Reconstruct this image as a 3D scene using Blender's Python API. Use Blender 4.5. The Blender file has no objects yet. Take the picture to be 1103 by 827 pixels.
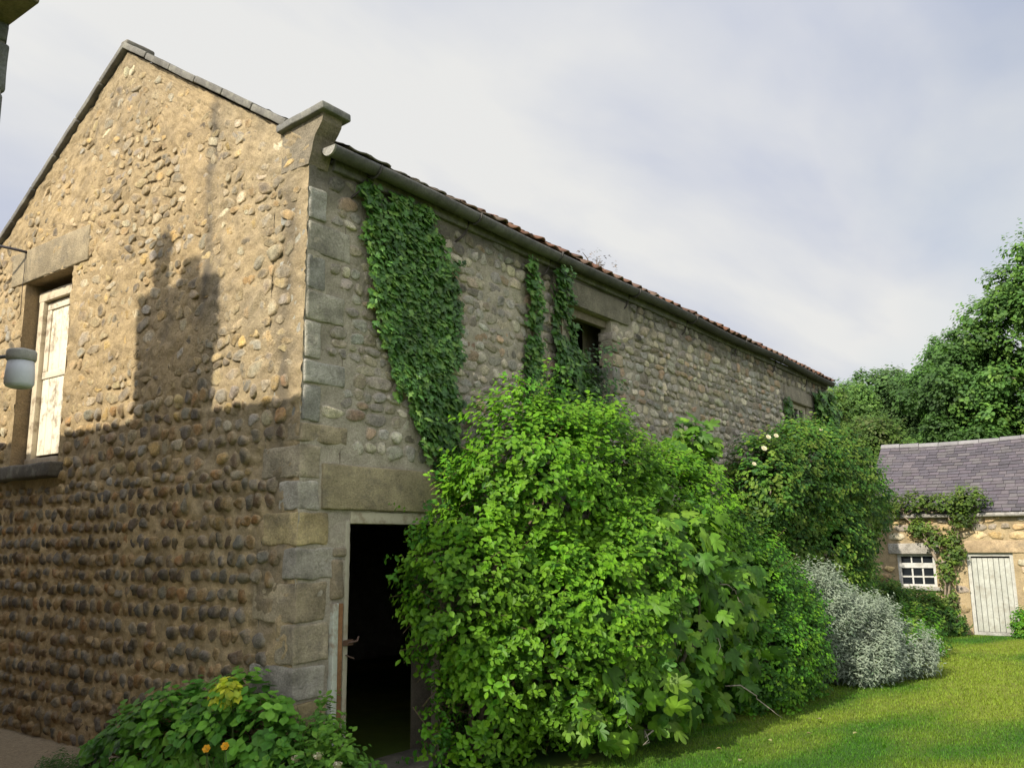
import bpy, math, random
import numpy as np
from mathutils import Vector, Matrix

random.seed(5)
RNG = np.random.default_rng(11)
SC = bpy.context.scene
COL = SC.collection
R = math.radians
rnd = random.uniform

# ------------------------------------------------------------------ numeric helpers
def _hash(ix, iy, iz, s):
    h = (ix.astype(np.int64) * 73856093) ^ (iy.astype(np.int64) * 19349663) ^ (iz.astype(np.int64) * 83492791) ^ (s * 40503 + 977)
    h = (h ^ (h >> 13)) * 1274126177 & 0xffffffff
    h = (h ^ (h >> 16)) * 668265263 & 0xffffffff
    return ((h ^ (h >> 15)) & 0xffffff) / float(0xffffff)

def vnoise(P, s=0):
    P = np.asarray(P, float)
    i = np.floor(P); f = P - i; f = f * f * (3 - 2 * f); i = i.astype(np.int64)
    out = 0
    for dx in (0, 1):
        for dy in (0, 1):
            for dz in (0, 1):
                w = (f[:, 0] if dx else 1 - f[:, 0]) * (f[:, 1] if dy else 1 - f[:, 1]) * (f[:, 2] if dz else 1 - f[:, 2])
                out = out + w * _hash(i[:, 0] + dx, i[:, 1] + dy, i[:, 2] + dz, s)
    return out * 2 - 1

def fbm(P, s=0, o=3):
    P = np.asarray(P, float); a = 1.0; t = 0; r = 0
    for k in range(o):
        r = r + a * vnoise(P * (2.03 ** k), s + k * 17); t += a; a *= .5
    return r / t

def unit(v):
    v = np.asarray(v, float)
    return v / np.maximum(np.linalg.norm(v, axis=-1, keepdims=True), 1e-9)

# ------------------------------------------------------------------ mesh builder
class MB:
    """collects arrays of verts / faces / colours; build() links them as ONE mesh object"""
    def __init__(s):
        s.V = []; s.F = []; s.C = []; s.M = []; s.n = 0
    def add(s, V, Fs, col=(.5, .5, .5), mi=0):
        V = np.asarray(V, float).reshape(-1, 3)
        if not isinstance(Fs, (list, tuple)) or (len(Fs) and np.isscalar(Fs[0][0])):
            Fs = [Fs]
        for F in Fs:
            F = np.asarray(F, dtype=np.int64)
            if F.ndim == 1: F = F[None]
            if len(F) == 0: continue
            s.F.append(F + s.n); s.M.append(np.full(len(F), mi))
        c = np.asarray(col, float)
        if c.ndim == 1: c = np.tile(c, (len(V), 1))
        s.V.append(V); s.C.append(c[:, :3]); s.n += len(V)
        return s
    def build(s, name, mats, parent=None, smooth=True):
        V = np.concatenate(s.V).astype(np.float32); C = np.concatenate(s.C).astype(np.float32)
        me = bpy.data.meshes.new(name)
        me.vertices.add(len(V)); me.vertices.foreach_set('co', V.ravel())
        lv = np.concatenate([f.ravel() for f in s.F]).astype(np.int32)
        tot = np.concatenate([np.full(len(f), f.shape[1]) for f in s.F]).astype(np.int32)
        st = np.concatenate([[0], np.cumsum(tot)[:-1]]).astype(np.int32)
        me.loops.add(len(lv)); me.loops.foreach_set('vertex_index', lv)
        me.polygons.add(len(tot)); me.polygons.foreach_set('loop_start', st)
        me.polygons.foreach_set('material_index', np.concatenate(s.M).astype(np.int32))
        me.polygons.foreach_set('use_smooth', np.full(len(tot), smooth))
        me.update(calc_edges=True)
        a = me.color_attributes.new('Col', 'FLOAT_COLOR', 'POINT')
        a.data.foreach_set('color', np.c_[C, np.ones(len(C), np.float32)].ravel())
        for m in (mats if isinstance(mats, (list, tuple)) else [mats]): me.materials.append(m)
        o = bpy.data.objects.new(name, me); COL.objects.link(o)
        if parent is not None:
            o.parent = parent
            o.matrix_parent_inverse = parent.matrix_world.inverted() if False else Matrix.Translation(-Vector(parent.location))
        return o
    # --- shapes
    def box(s, lo, hi, col=(.5, .5, .5), mi=0, ch=0.0):
        lo = np.array(lo, float); hi = np.array(hi, float)
        return s.block((lo + hi) / 2, (hi - lo) / 2, col, mi, r=max(ch, .0015), n=1, amp=0)
    def block(s, c, half, col, mi=0, r=.02, n=5, amp=.006, seed=0, rot=None, fr=6., cvar=0.):
        c = np.array(c, float); half = np.array(half, float)
        r = min(r, half.min() * .9)
        def ax(h):
            k = max(1, int(round(n * h / half.max()))) if n > 1 else 1
            inner = np.linspace(-(h - r), h - r, k + 1)
            e = [-h, -h + r * .3] if n > 1 else [-h]
            return np.concatenate([e, inner, [-x for x in e[::-1]]])
        A = [ax(h) for h in half]
        verts = {}; VV = []; FF = []
        def vid(i, j, k):
            key = (i, j, k)
            if key not in verts:
                verts[key] = len(VV); VV.append((A[0][i], A[1][j], A[2][k]))
            return verts[key]
        L = [len(a) - 1 for a in A]
        for d in range(3):
            u, v = (d + 1) % 3, (d + 2) % 3
            for side in (0, L[d]):
                for a in range(L[u]):
                    for b in range(L[v]):
                        q = []
                        for (da, db) in ((0, 0), (1, 0), (1, 1), (0, 1)):
                            idx = [0, 0, 0]; idx[d] = side; idx[u] = a + da; idx[v] = b + db
                            q.append(vid(*idx))
                        FF.append(q if side else q[::-1])
        P = np.array(VV); core = np.clip(P, -(half - r), half - r); dv = P - core
        ln = np.linalg.norm(dv, axis=1, keepdims=True)
        P = np.where(ln > 1e-9, core + dv / np.maximum(ln, 1e-9) * r, P)
        if amp:
            W = (P + c) * fr
            nz = np.c_[fbm(W, seed), fbm(W + 31, seed), fbm(W + 67, seed)]
            P = P + nz * amp
        if rot is not None: P = P @ np.array(rot).T
        col = np.asarray(col, float)
        if cvar:
            t = fbm((P + c) * 4, seed + 3)[:, None] * cvar
            col = np.clip(col * (1 + t), 0, 1)
        s.add(P + c, [np.array(FF)], col, mi); return s
    def tube(s, pts, rad, seg=8, col=(.3, .2, .1), mi=0, cap=True):
        pts = np.asarray(pts, float); n = len(pts)
        rad = np.full(n, rad) if np.isscalar(rad) else np.asarray(rad, float)
        t = unit(np.gradient(pts, axis=0)); ref = np.array([0, 0, 1.0])
        if abs(t[:, 2]).mean() > .8: ref = np.array([1.0, 0, 0])
        a = unit(np.cross(t, ref)); b = np.cross(t, a)
        th = np.linspace(0, 2 * np.pi, seg, endpoint=False)
        V = pts[:, None] + rad[:, None, None] * (np.cos(th)[None, :, None] * a[:, None] + np.sin(th)[None, :, None] * b[:, None])
        F = []
        i = np.arange(n - 1)[:, None]; j = np.arange(seg)[None]
        F = np.stack([i * seg + j, i * seg + (j + 1) % seg, (i + 1) * seg + (j + 1) % seg, (i + 1) * seg + j], -1).reshape(-1, 4)
        Fs = [F[:, ::-1]]
        if cap: Fs += [np.arange(seg)[None], ((n - 1) * seg + np.arange(seg))[None, ::-1]]
        s.add(V.reshape(-1, 3), Fs, col, mi); return s
    def lathe(s, prof, c, seg=20, col=(.5, .5, .5), mi=0, axis='z'):
        prof = np.asarray(prof, float); n = len(prof); th = np.linspace(0, 2 * np.pi, seg, endpoint=False)
        V = np.stack([prof[:, 0, None] * np.cos(th), prof[:, 0, None] * np.sin(th), np.repeat(prof[:, 1, None], seg, 1)], -1)
        i = np.arange(n - 1)[:, None]; j = np.arange(seg)[None]
        F = np.stack([i * seg + j, i * seg + (j + 1) % seg, (i + 1) * seg + (j + 1) % seg, (i + 1) * seg + j], -1).reshape(-1, 4)
        s.add(V.reshape(-1, 3) + np.array(c), [F], col, mi); return s

def thing(name, label, cat, loc, group=None):
    o = bpy.data.objects.new(name, None); COL.objects.link(o); o.location = loc
    o.empty_display_size = .2
    o['label'] = label; o['category'] = cat
    if group: o['group'] = group
    return o
def tag(o, label, cat, group=None):
    o['label'] = label; o['category'] = cat
    if group: o['group'] = group
    return o

# ------------------------------------------------------------------ materials
def nodes(name):
    m = bpy.data.materials.new(name); m.use_nodes = True
    nt = m.node_tree; nt.nodes.clear()
    out = nt.nodes.new('ShaderNodeOutputMaterial')
    return m, nt, out
def N(nt, t, **k):
    n = nt.nodes.new(t)
    for a, b in k.items():
        if a in n.inputs.keys(): n.inputs[a].default_value = b
        else: setattr(n, a, b)
    return n
def surf(name, rough=.9, var=.35, nscale=7., vscale=45., bump=.35, bscale=60., spec=.25, tint2=None, tamt=0., tscale=3., bdist=.01, metal=0.):
    """attribute colour x two noises, optional second tint in patches, noise bump"""
    m, nt, out = nodes(name); L = nt.links.new
    p = N(nt, 'ShaderNodeBsdfPrincipled', Roughness=rough, Metallic=metal); p.inputs['Specular IOR Level'].default_value = spec
    at = N(nt, 'ShaderNodeAttribute', attribute_name='Col')
    tc = N(nt, 'ShaderNodeTexCoord')
    n1 = N(nt, 'ShaderNodeTexNoise', Scale=nscale, Detail=6., Roughness=.65)
    n2 = N(nt, 'ShaderNodeTexNoise', Scale=vscale, Detail=4., Roughness=.7)
    L(tc.outputs['Object'], n1.inputs['Vector']); L(tc.outputs['Object'], n2.inputs['Vector'])
    ad = N(nt, 'ShaderNodeMath', operation='ADD'); L(n1.outputs['Fac'], ad.inputs[0]); L(n2.outputs['Fac'], ad.inputs[1])
    mr = N(nt, 'ShaderNodeMapRange'); mr.inputs['From Min'].default_value = .65; mr.inputs['From Max'].default_value = 1.35
    mr.inputs['To Min'].default_value = 1 - var; mr.inputs['To Max'].default_value = 1 + var
    L(ad.outputs[0], mr.inputs['Value'])
    mul = N(nt, 'ShaderNodeVectorMath', operation='SCALE'); L(at.outputs['Color'], mul.inputs[0]); L(mr.outputs[0], mul.inputs['Scale'])
    cur = mul.outputs[0]
    if tint2:
        n3 = N(nt, 'ShaderNodeTexNoise', Scale=tscale, Detail=5., Roughness=.7)
        L(tc.outputs['Object'], n3.inputs['Vector'])
        r3 = N(nt, 'ShaderNodeMapRange'); r3.inputs['From Min'].default_value = .5; r3.inputs['From Max'].default_value = .66
        r3.inputs['To Max'].default_value = tamt; L(n3.outputs['Fac'], r3.inputs['Value'])
        mx = N(nt, 'ShaderNodeMixRGB'); mx.inputs['Color2'].default_value = (*tint2, 1)
        L(r3.outputs[0], mx.inputs['Fac']); L(cur, mx.inputs['Color1']); cur = mx.outputs[0]
    L(cur, p.inputs['Base Color'])
    if bump:
        n4 = N(nt, 'ShaderNodeTexNoise', Scale=bscale, Detail=8., Roughness=.75)
        L(tc.outputs['Object'], n4.inputs['Vector'])
        b = N(nt, 'ShaderNodeBump', Strength=bump, Distance=bdist); L(n4.outputs['Fac'], b.inputs['Height']); L(b.outputs[0], p.inputs['Normal'])
    L(p.outputs[0], out.inputs[0]); return m
def leafmat(name, trans=.35, rough=.5, spec=.35, var=.25, tcol=(1.25, 1.35, .5)):
    m, nt, out = nodes(name); L = nt.links.new
    p = N(nt, 'ShaderNodeBsdfPrincipled', Roughness=rough); p.inputs['Specular IOR Level'].default_value = spec
    at = N(nt, 'ShaderNodeAttribute', attribute_name='Col'); tc = N(nt, 'ShaderNodeTexCoord')
    n1 = N(nt, 'ShaderNodeTexNoise', Scale=14., Detail=3.); L(tc.outputs['Object'], n1.inputs['Vector'])
    mr = N(nt, 'ShaderNodeMapRange'); mr.inputs['From Min'].default_value = .3; mr.inputs['From Max'].default_value = .7
    mr.inputs['To Min'].default_value = 1 - var; mr.inputs['To Max'].default_value = 1 + var; L(n1.outputs['Fac'], mr.inputs['Value'])
    mul = N(nt, 'ShaderNodeVectorMath', operation='SCALE'); L(at.outputs['Color'], mul.inputs[0]); L(mr.outputs[0], mul.inputs['Scale'])
    L(mul.outputs[0], p.inputs['Base Color'])
    tm = N(nt, 'ShaderNodeVectorMath', operation='MULTIPLY'); tm.inputs[1].default_value = tcol; L(mul.outputs[0], tm.inputs[0])
    t = N(nt, 'ShaderNodeBsdfTranslucent'); L(tm.outputs[0], t.inputs['Color'])
    mx = N(nt, 'ShaderNodeMixShader'); mx.inputs[0].default_value = trans
    L(p.outputs[0], mx.inputs[1]); L(t.outputs[0], mx.inputs[2]); L(mx.outputs[0], out.inputs[0]); return m

M_STONE = surf('fieldstone', var=.62, nscale=18, vscale=80, bump=1., bscale=38, bdist=.02, tint2=(.36, .33, .26), tamt=.4, tscale=11)
M_MORT = surf('lime_mortar', var=.4, nscale=6, vscale=60, bump=1., bscale=34, bdist=.022, tint2=(.15, .125, .09), tamt=.35, tscale=2.6)
M_DRESS = surf('dressed_sandstone', var=.45, nscale=7, vscale=60, bump=1., bscale=40, bdist=.025, tint2=(.13, .115, .09), tamt=.5, tscale=6)
M_SOOT = surf('weathered_coping', var=.4, nscale=8, vscale=60, bump=.6, bscale=50, tint2=(.26, .25, .19), tamt=.4, tscale=8)
M_TILE = surf('clay_pantile', var=.35, nscale=9, vscale=50, bump=.3, bscale=60, tint2=(.13, .12, .09), tamt=.6, tscale=5)
M_SLATE = surf('stone_slate', rough=.75, var=.25, nscale=9, vscale=60, bump=.3, bscale=70, spec=.35)
M_PAINT = surf('peeling_paint', rough=.7, var=.10, nscale=6, vscale=30, bump=.25, bscale=50, tint2=(.20, .14, .085), tamt=.75, tscale=7)
M_PALE = surf('pale_paint', rough=.65, var=.22, nscale=6, vscale=28, bump=.25, bscale=60, tint2=(.24, .21, .16), tamt=.5, tscale=5)
M_WOOD = surf('bare_wood', rough=.85, var=.4, nscale=8, vscale=40, bump=.5, bscale=40)
M_BARK = surf('bark', rough=.9, var=.4, nscale=10, vscale=50, bump=.6, bscale=40)
M_IRON = surf('rusty_iron', rough=.75, var=.4, nscale=20, vscale=60, bump=.3)
M_LAMP = surf('lamp_enamel', rough=.4, var=.06, nscale=9, vscale=40, bump=.05)
M_CAP = surf('lamp_cast_metal', rough=.8, var=.25, nscale=20, vscale=90, bump=.6, bscale=90)
M_DARK = surf('interior_plaster', var=.3, bump=.2)
M_PETAL = leafmat('petal', trans=.3, rough=.6, spec=.2, var=.08, tcol=(1, 1, .9))
M_LEAF = leafmat('soft_leaf', trans=.28, rough=.5, spec=.2, tcol=(1.0, 1.3, .4))
M_IVY = leafmat('ivy_leaf', trans=.15, rough=.42, spec=.4)
M_FIG = leafmat('fig_leaf', trans=.30, rough=.5, spec=.25, tcol=(1.1, 1.3, .4))
M_SILVER = leafmat('silver_leaf', trans=.15, rough=.8, spec=.15, tcol=(1, 1, .8))
M_TREE = leafmat('tree_leaf', trans=.30, rough=.55, spec=.25)
M_GRASS = leafmat('grass_blade', trans=.35, rough=.6, spec=.2, tcol=(1.2, 1.2, .4))

def glass():
    m, nt, out = nodes('window_glass')
    p = N(nt, 'ShaderNodeBsdfPrincipled', Roughness=.08); p.inputs['Base Color'].default_value = (.015, .018, .022, 1); p.inputs['Specular IOR Level'].default_value = .5
    nt.links.new(p.outputs[0], out.inputs[0]); return m
M_GLASS = glass()

# ------------------------------------------------------------------ palette
def pick(pal, n, jit=.18):
    pal = np.array(pal, float); c = pal[RNG.integers(0, len(pal), n)]
    v = 1 + RNG.normal(0, jit, (n, 1)); h = 1 + RNG.normal(0, .022, (n, 3))
    return np.clip(c * v * h, .01, .9)
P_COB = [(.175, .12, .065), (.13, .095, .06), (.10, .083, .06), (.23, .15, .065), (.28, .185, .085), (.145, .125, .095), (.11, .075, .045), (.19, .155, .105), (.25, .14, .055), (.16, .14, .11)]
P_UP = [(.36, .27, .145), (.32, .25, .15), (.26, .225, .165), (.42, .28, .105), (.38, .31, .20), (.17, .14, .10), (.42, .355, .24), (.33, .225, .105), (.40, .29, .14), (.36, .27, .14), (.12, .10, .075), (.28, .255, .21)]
P_SIDE = [(.42, .37, .28), (.38, .345, .275), (.44, .38, .275), (.33, .305, .255), (.45, .39, .275), (.38, .27, .18), (.35, .325, .28), (.46, .41, .325), (.39, .33, .235), (.22, .195, .16), (.42, .37, .285), (.29, .265, .225)]
P_COT = [(.47, .36, .20), (.38, .30, .19), (.50, .37, .19), (.30, .26, .20), (.48, .41, .30), (.42, .28, .14), (.27, .23, .18)]

# ------------------------------------------------------------------ stone walls
def stones(mb, cen, half, rot, prot, cols, mapf, flip, p=2.6, seg=12, sunk=.012, seed=0, mi=0, flat=.55, cuts=2, rim=None, rimamt=(.0, .0, .12, .55, 1.)):
    n = len(cen); rs = np.array([0.0, .42, .74, .93, 1.06]); th = np.linspace(0, 2 * np.pi, seg, endpoint=False)
    base = (np.abs(np.cos(th)) ** p + np.abs(np.sin(th)) ** p) ** (-1 / p)
    ph = RNG.uniform(0, 6.28, (n, 3)); am = RNG.uniform(.02, .13, (n, 3))
    lump = 1 + sum(am[:, k, None] * np.cos((k + 2) * th[None] + ph[:, k, None]) for k in range(3))
    lump = base[None] * lump
    for k in range(cuts):                                                # knock corners off: rubble, not pebbles
        fa = RNG.uniform(0, 6.28, (n, 1)); dd_ = RNG.uniform(.62, 1.05, (n, 1)); cs_ = np.cos(th[None] - fa)
        lump = np.minimum(lump, np.where(cs_ > .05, dd_ / np.maximum(cs_, .05), 9))
    ct, st = np.cos(rot), np.sin(rot)
    tl = RNG.normal(0, .32, (n, 2))
    Vs = []
    U = []; Hh = []
    for r in rs:
        k = seg if r > 0 else 1
        if r == 0: uu = np.zeros((n, 1)); vv = np.zeros((n, 1))
        else:
            uu = r * lump * np.cos(th); vv = r * lump * np.sin(th)
        h = prot[:, None] * np.maximum(1 - (r / 1.06) ** 3.0, 0) ** flat
        h = h + prot[:, None] * (tl[:, :1] * uu + tl[:, 1:] * vv) * max(0, 1 - r ** 3)
        if r > 1: h = np.full((n, k), -sunk)
        x = half[:, :1] * uu; y = half[:, 1:] * vv
        u = cen[:, :1] + x * ct[:, None] - y * st[:, None]; v = cen[:, 1:] + x * st[:, None] + y * ct[:, None]
        if r < 1:
            q = np.stack([u.ravel() * 22, v.ravel() * 22, np.full(u.size, seed)], -1)
            h = h + ((vnoise(q, seed) * .30 + vnoise(q * 2.3, seed + 1) * .18)).reshape(h.shape) * prot[:, None]
        Vs.append(np.stack([u, v, h], -1))
    V = np.concatenate(Vs, 1); k = V.shape[1]
    F3 = np.array([[0, 1 + j, 1 + (j + 1) % seg] for j in range(seg)])
    F4 = np.array([[1 + i * seg + j, 1 + (i + 1) * seg + j, 1 + (i + 1) * seg + (j + 1) % seg, 1 + i * seg + (j + 1) % seg] for i in range(3) for j in range(seg)])
    if flip: F3 = F3[:, ::-1]; F4 = F4[:, ::-1]
    off = (np.arange(n) * k)[:, None, None]
    P = mapf(V.reshape(-1, 3))
    cc = np.repeat(cols, k, 0)
    if rim is not None:                                                  # mortar smeared over the edge of each stone
        q = V.reshape(-1, 3).copy(); q[:, 2] = 0; rm = rim(q)
        w = np.concatenate([[rimamt[0]]] + [np.full(seg, rimamt[i]) for i in range(1, 5)]); w = np.tile(w, n)
        w = np.clip(w * (1 + .9 * fbm(q * 9, seed + 40, 2)), 0, 1)[:, None]; cc = cc * (1 - w) + rm * w
    mb.add(P, [(F3[None] + off).reshape(-1, 3), (F4[None] + off).reshape(-1, 4)], cc, mi)

def patch(mb, us, vs, holes, mapf, flip, colf, amp=.012, seed=0, mi=1, urow=None):
    """mortar sheet on a u,v grid, holes left open; urow(v)->(u0,u1) squeezes rows for a gable"""
    us = np.unique(np.round(np.concatenate([us] + [[h[0], h[1]] for h in holes]), 4)); vs = np.unique(np.round(np.concatenate([vs] + [[h[2], h[3]] for h in holes]), 4))
    U, Vv = np.meshgrid(us, vs)
    if urow is not None:
        f = (U - us[0]) / (us[-1] - us[0]); a, b = urow(Vv); U = a + f * (b - a)
    q = np.stack([U.ravel(), Vv.ravel(), np.full(U.size, seed * 1.7)], -1)
    h = fbm(q * 3, seed) * amp * 1.1 + fbm(q * 12, seed + 5) * amp * .9 + fbm(q * 30, seed + 6, 2) * amp * .6 - amp * .9 * np.clip(fbm(q * 9, seed + 8, 2) * 3 - 1.0, 0, 1)
    W = np.c_[q[:, 0], q[:, 1], h]
    nu, nv = len(us), len(vs)
    i, j = np.meshgrid(np.arange(nu - 1), np.arange(nv - 1)); i = i.ravel(); j = j.ravel()
    cu = (us[i] + us[i + 1]) / 2; cv = (vs[j] + vs[j + 1]) / 2
    ok = np.ones(len(i), bool)
    for (a, b, c, d) in holes: ok &= ~((cu > a) & (cu < b) & (cv > c) & (cv < d))
    i, j = i[ok], j[ok]
    F = np.stack([j * nu + i, j * nu + i + 1, (j + 1) * nu + i + 1, (j + 1) * nu + i], -1)
    if flip: F = F[:, ::-1]
    mb.add(mapf(W), [F], colf(q), mi)

def course_layout(u0, u1, v0, v1, hr, wr, jit, cover, keep, rotj=.2):
    cs = []; hs = []; v = v0
    while v < v1:
        h = rnd(*hr); u = u0 + rnd(-.1, .05)
        while u < u1:
            w = rnd(*wr) * (h / ((hr[0] + hr[1]) / 2)) ** .5
            c = (u + w / 2 + rnd(-jit, jit) * .5, v + h / 2 + rnd(-jit, jit))
            if random.random() < cover and keep(c[0], c[1], w, h):
                cs.append(c); hs.append((w / 2 * rnd(.80, 1.0), h / 2 * rnd(.78, 1.02)))
            u += w
        v += h
    n = len(cs)
    return np.array(cs), np.array(hs), RNG.normal(0, rotj, n)

# ================================================================== GROUND
def gz(x):
    x = np.asarray(x, float)
    return -0.12 - 0.0113 * np.clip(x, 0, 17)
def lawn_tone(x, y):
    """dry / yellow mown grass, with sunlit and shaded bands painted in too"""
    q = np.stack([x * .38, y * .95 + x * .2, np.zeros_like(x)], -1)
    return np.clip(.5 + 1.7 * fbm(q, 4, 3), 0, 1)
xs = np.unique(np.concatenate([np.linspace(-400, -12, 9), np.arange(-12, 22, .25), np.linspace(22, 60, 12), np.linspace(80, 900, 8)]))
ys = np.unique(np.concatenate([np.linspace(-500, -14, 8), np.arange(-14, 9, .25), np.linspace(9, 40, 9), np.linspace(60, 500, 6)]))
X, Y = np.meshgrid(xs, ys); x = X.ravel(); y = Y.ravel()
near = (np.abs(x) < 25) & (np.abs(y) < 16)
z = gz(x) + np.where(near, .018 * fbm(np.stack([x * .9, y * .9, x * 0], -1), 8), 0)
tn = lawn_tone(x, y)[:, None]
c = (1 - tn) * np.array([.035, .10, .008]) + tn * np.array([.17, .20, .025])  # turf colour: dry patches plus painted bands of sun and shade
i, j = np.meshgrid(np.arange(len(xs) - 1), np.arange(len(ys) - 1)); i = i.ravel(); j = j.ravel(); nu = len(xs)
M_LAWN = surf('lawn_turf', var=.3, nscale=3, vscale=90, bump=.9, bscale=90, bdist=.03)
mb = MB(); mb.add(np.c_[x, y, z], [np.stack([j * nu + i, j * nu + i + 1, (j + 1) * nu + i + 1, (j + 1) * nu + i], -1)], c)
mb.build('lawn', M_LAWN)['kind'] = 'structure'

# gravel strip at the foot of the gable
mb = MB(); xs = np.linspace(-3.0, .02, 50); ys = np.linspace(1.3, 9, 110); X, Y = np.meshgrid(xs, ys); x = X.ravel(); y = Y.ravel()
z = -0.12 + .022 + .014 * fbm(np.stack([x * 16, y * 16, x * 0], -1), 3, 3) + np.clip(x + .5, 0, 1) * .05
i, j = np.meshgrid(np.arange(len(xs) - 1), np.arange(len(ys) - 1)); i = i.ravel(); j = j.ravel(); nu = len(xs)
M_GRAV = surf('gravel', var=.5, nscale=30, vscale=120, bump=1., bscale=120, bdist=.02)
mb.add(np.c_[x, y, z], [np.stack([j * nu + i, j * nu + i + 1, (j + 1) * nu + i + 1, (j + 1) * nu + i], -1)], (.33, .255, .16))
mb.build('gravel_path', M_GRAV)['kind'] = 'structure'

# ================================================================== BARN
GH = 2.95; GW = 5.9; EV = 4.85; APX = 6.88; BL = 13.95; TAN = .639
barn = thing('stone_barn', 'long two storey cobble stone barn with gable end, loft shutter and dark open doorway', 'barn', (0, 0, -.12))
mapG = lambda V: np.c_[-V[:, 2], V[:, 0], V[:, 1]]           # gable: u=Y v=Z, outward -X
mapS = lambda V: np.c_[V[:, 0], -V[:, 2], V[:, 1]]           # side: u=X v=Z, outward -Y
gtop = lambda u: APX - abs(u - GH) * TAN - .02

# quoins: heights, long and short faces
QU = []; zq = -.3
for k, h in enumerate([.30, .27, .30, .26, .30, .31, .26, .27, .24, .28, .17, .30, .20, .32, .25, .30, .28, .30]):
    h = min(h, EV - zq); zc = zq + h / 2; ls = k % 2 == 0
    sx = .46 if ls else .20; sy = .20 if ls else .44
    if zc < 1.25: sx = min(sx if ls else .30, .335)
    elif zc < 1.92: sx = .47 if ls else .30
    elif zc < 2.40: sx = .205
    sx *= rnd(.86, 1.06) if zc > 2.4 else 1.0; sy *= rnd(.75, 1.15)
    if h > .1: QU.append((zq, zq + h, sx, sy))
    zq += h
def quoin_at(v, k): return next((q_[k] for q_ in QU if q_[0] <= v < q_[1]), .2)
W1 = (3.72, 4.76, 2.58, 4.66)                                # loft opening in the gable
def gmort(q):
    u, v = q[:, 0], q[:, 1]
    w = u + .10 * fbm(np.stack([u * 0, v * 1.2, v * 0], -1), 2)
    c = np.tile(np.array([.385, .285, .155]), (len(q), 1))
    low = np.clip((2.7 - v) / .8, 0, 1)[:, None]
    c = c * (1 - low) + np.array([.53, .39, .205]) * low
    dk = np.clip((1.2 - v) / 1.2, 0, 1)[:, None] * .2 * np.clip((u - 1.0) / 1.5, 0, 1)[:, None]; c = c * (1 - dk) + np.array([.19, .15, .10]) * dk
    t = fbm(q * np.array([1.1, .9, 1]), 9, 4)[:, None]
    c = c * (1 + .22 * t)
    up = np.clip((v - 5.7) / 1.0, 0, 1)[:, None] * .45                 # greyer, washed top of the gable
    c = c * (1 - up) + np.array([.295, .24, .155]) * up
    gr = np.clip((1.42 - w) / .2, 0, 1)[:, None] * (.5 + .5 * fbm(q * 2.2, 15, 3))[:, None] * .6     # greyer strip beside the corner
    c = c * (1 - gr) + np.array([.28, .245, .175]) * gr
    bl = np.clip(fbm(q * np.array([2.6, 1.3, 1]), 19, 4) * 2.0 - .62, 0, .55)[:, None]                   # blotches of soot and lichen
    c = c * (1 - bl) + np.array([.13, .115, .09]) * bl
    st = np.exp(-((w - 1.33) / .075) ** 2) * np.clip((v - 3.55) / .3, 0, 1) * np.clip((6.0 - v) / .3, 0, 1)   # old seam
    st = st + .8 * np.exp(-((w - .23) / .10) ** 2) * np.clip((v - 1.6) / .6, 0, 1) * np.clip((4.9 - v) / .3, 0, 1)
    st = np.clip(st * (.75 + .5 * fbm(q * 5, 6)), 0, .85)[:, None]
    return np.clip(c * (1 - st) + np.array([.085, .075, .06]) * st, .02, .8)
mb = MB()
g = np.arange(0, GW + .001, .026)
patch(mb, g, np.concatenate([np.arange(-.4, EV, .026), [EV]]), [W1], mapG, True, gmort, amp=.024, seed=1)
gu = lambda v: np.clip(GH - (APX - .012 - v) / TAN, 0, GH)
patch(mb, g, np.linspace(EV, APX - .02, 76), [], mapG, True, gmort, amp=.024, seed=1, urow=lambda v: (gu(v), GW - gu(v)))
def keepG(u, v, w, h):
    if u - w * .4 < (quoin_at(v, 3) if v < 2.6 else .10) or u > GW - .1: return False
    if v + h / 2 > gtop(u) - .06: return False
    if W1[0] - w / 2 - .02 < u < W1[1] + w / 2 + .02 and W1[2] - .2 < v < W1[3] + .42: return False
    return True
cs, hs, ro = course_layout(0, GW, -.2, 2.25, (.13, .165), (.095, .165), .018, .97, keepG, .25)
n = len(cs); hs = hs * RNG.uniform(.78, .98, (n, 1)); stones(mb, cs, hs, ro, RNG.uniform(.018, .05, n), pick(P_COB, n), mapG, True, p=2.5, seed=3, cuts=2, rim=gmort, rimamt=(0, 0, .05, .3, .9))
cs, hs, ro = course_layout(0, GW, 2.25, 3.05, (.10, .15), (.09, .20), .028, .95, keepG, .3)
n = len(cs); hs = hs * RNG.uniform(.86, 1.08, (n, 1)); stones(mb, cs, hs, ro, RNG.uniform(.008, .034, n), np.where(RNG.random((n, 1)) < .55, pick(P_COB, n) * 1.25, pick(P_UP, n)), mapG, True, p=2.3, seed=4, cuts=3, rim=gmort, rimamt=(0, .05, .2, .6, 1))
cs, hs, ro = course_layout(0, GW, 3.05, APX, (.075, .15), (.08, .25), .03, .98, keepG, .3)
n = len(cs); hs = hs * RNG.uniform(.8, 1.2, (n, 2)); stones(mb, cs, hs, ro, .0005 + .012 * RNG.random(n) ** 1.4, pick(P_UP, n, .24), mapG, True, p=2.4, seed=5, flat=.5, cuts=4, rim=gmort, rimamt=(.12, .25, .48, .85, 1))
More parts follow.
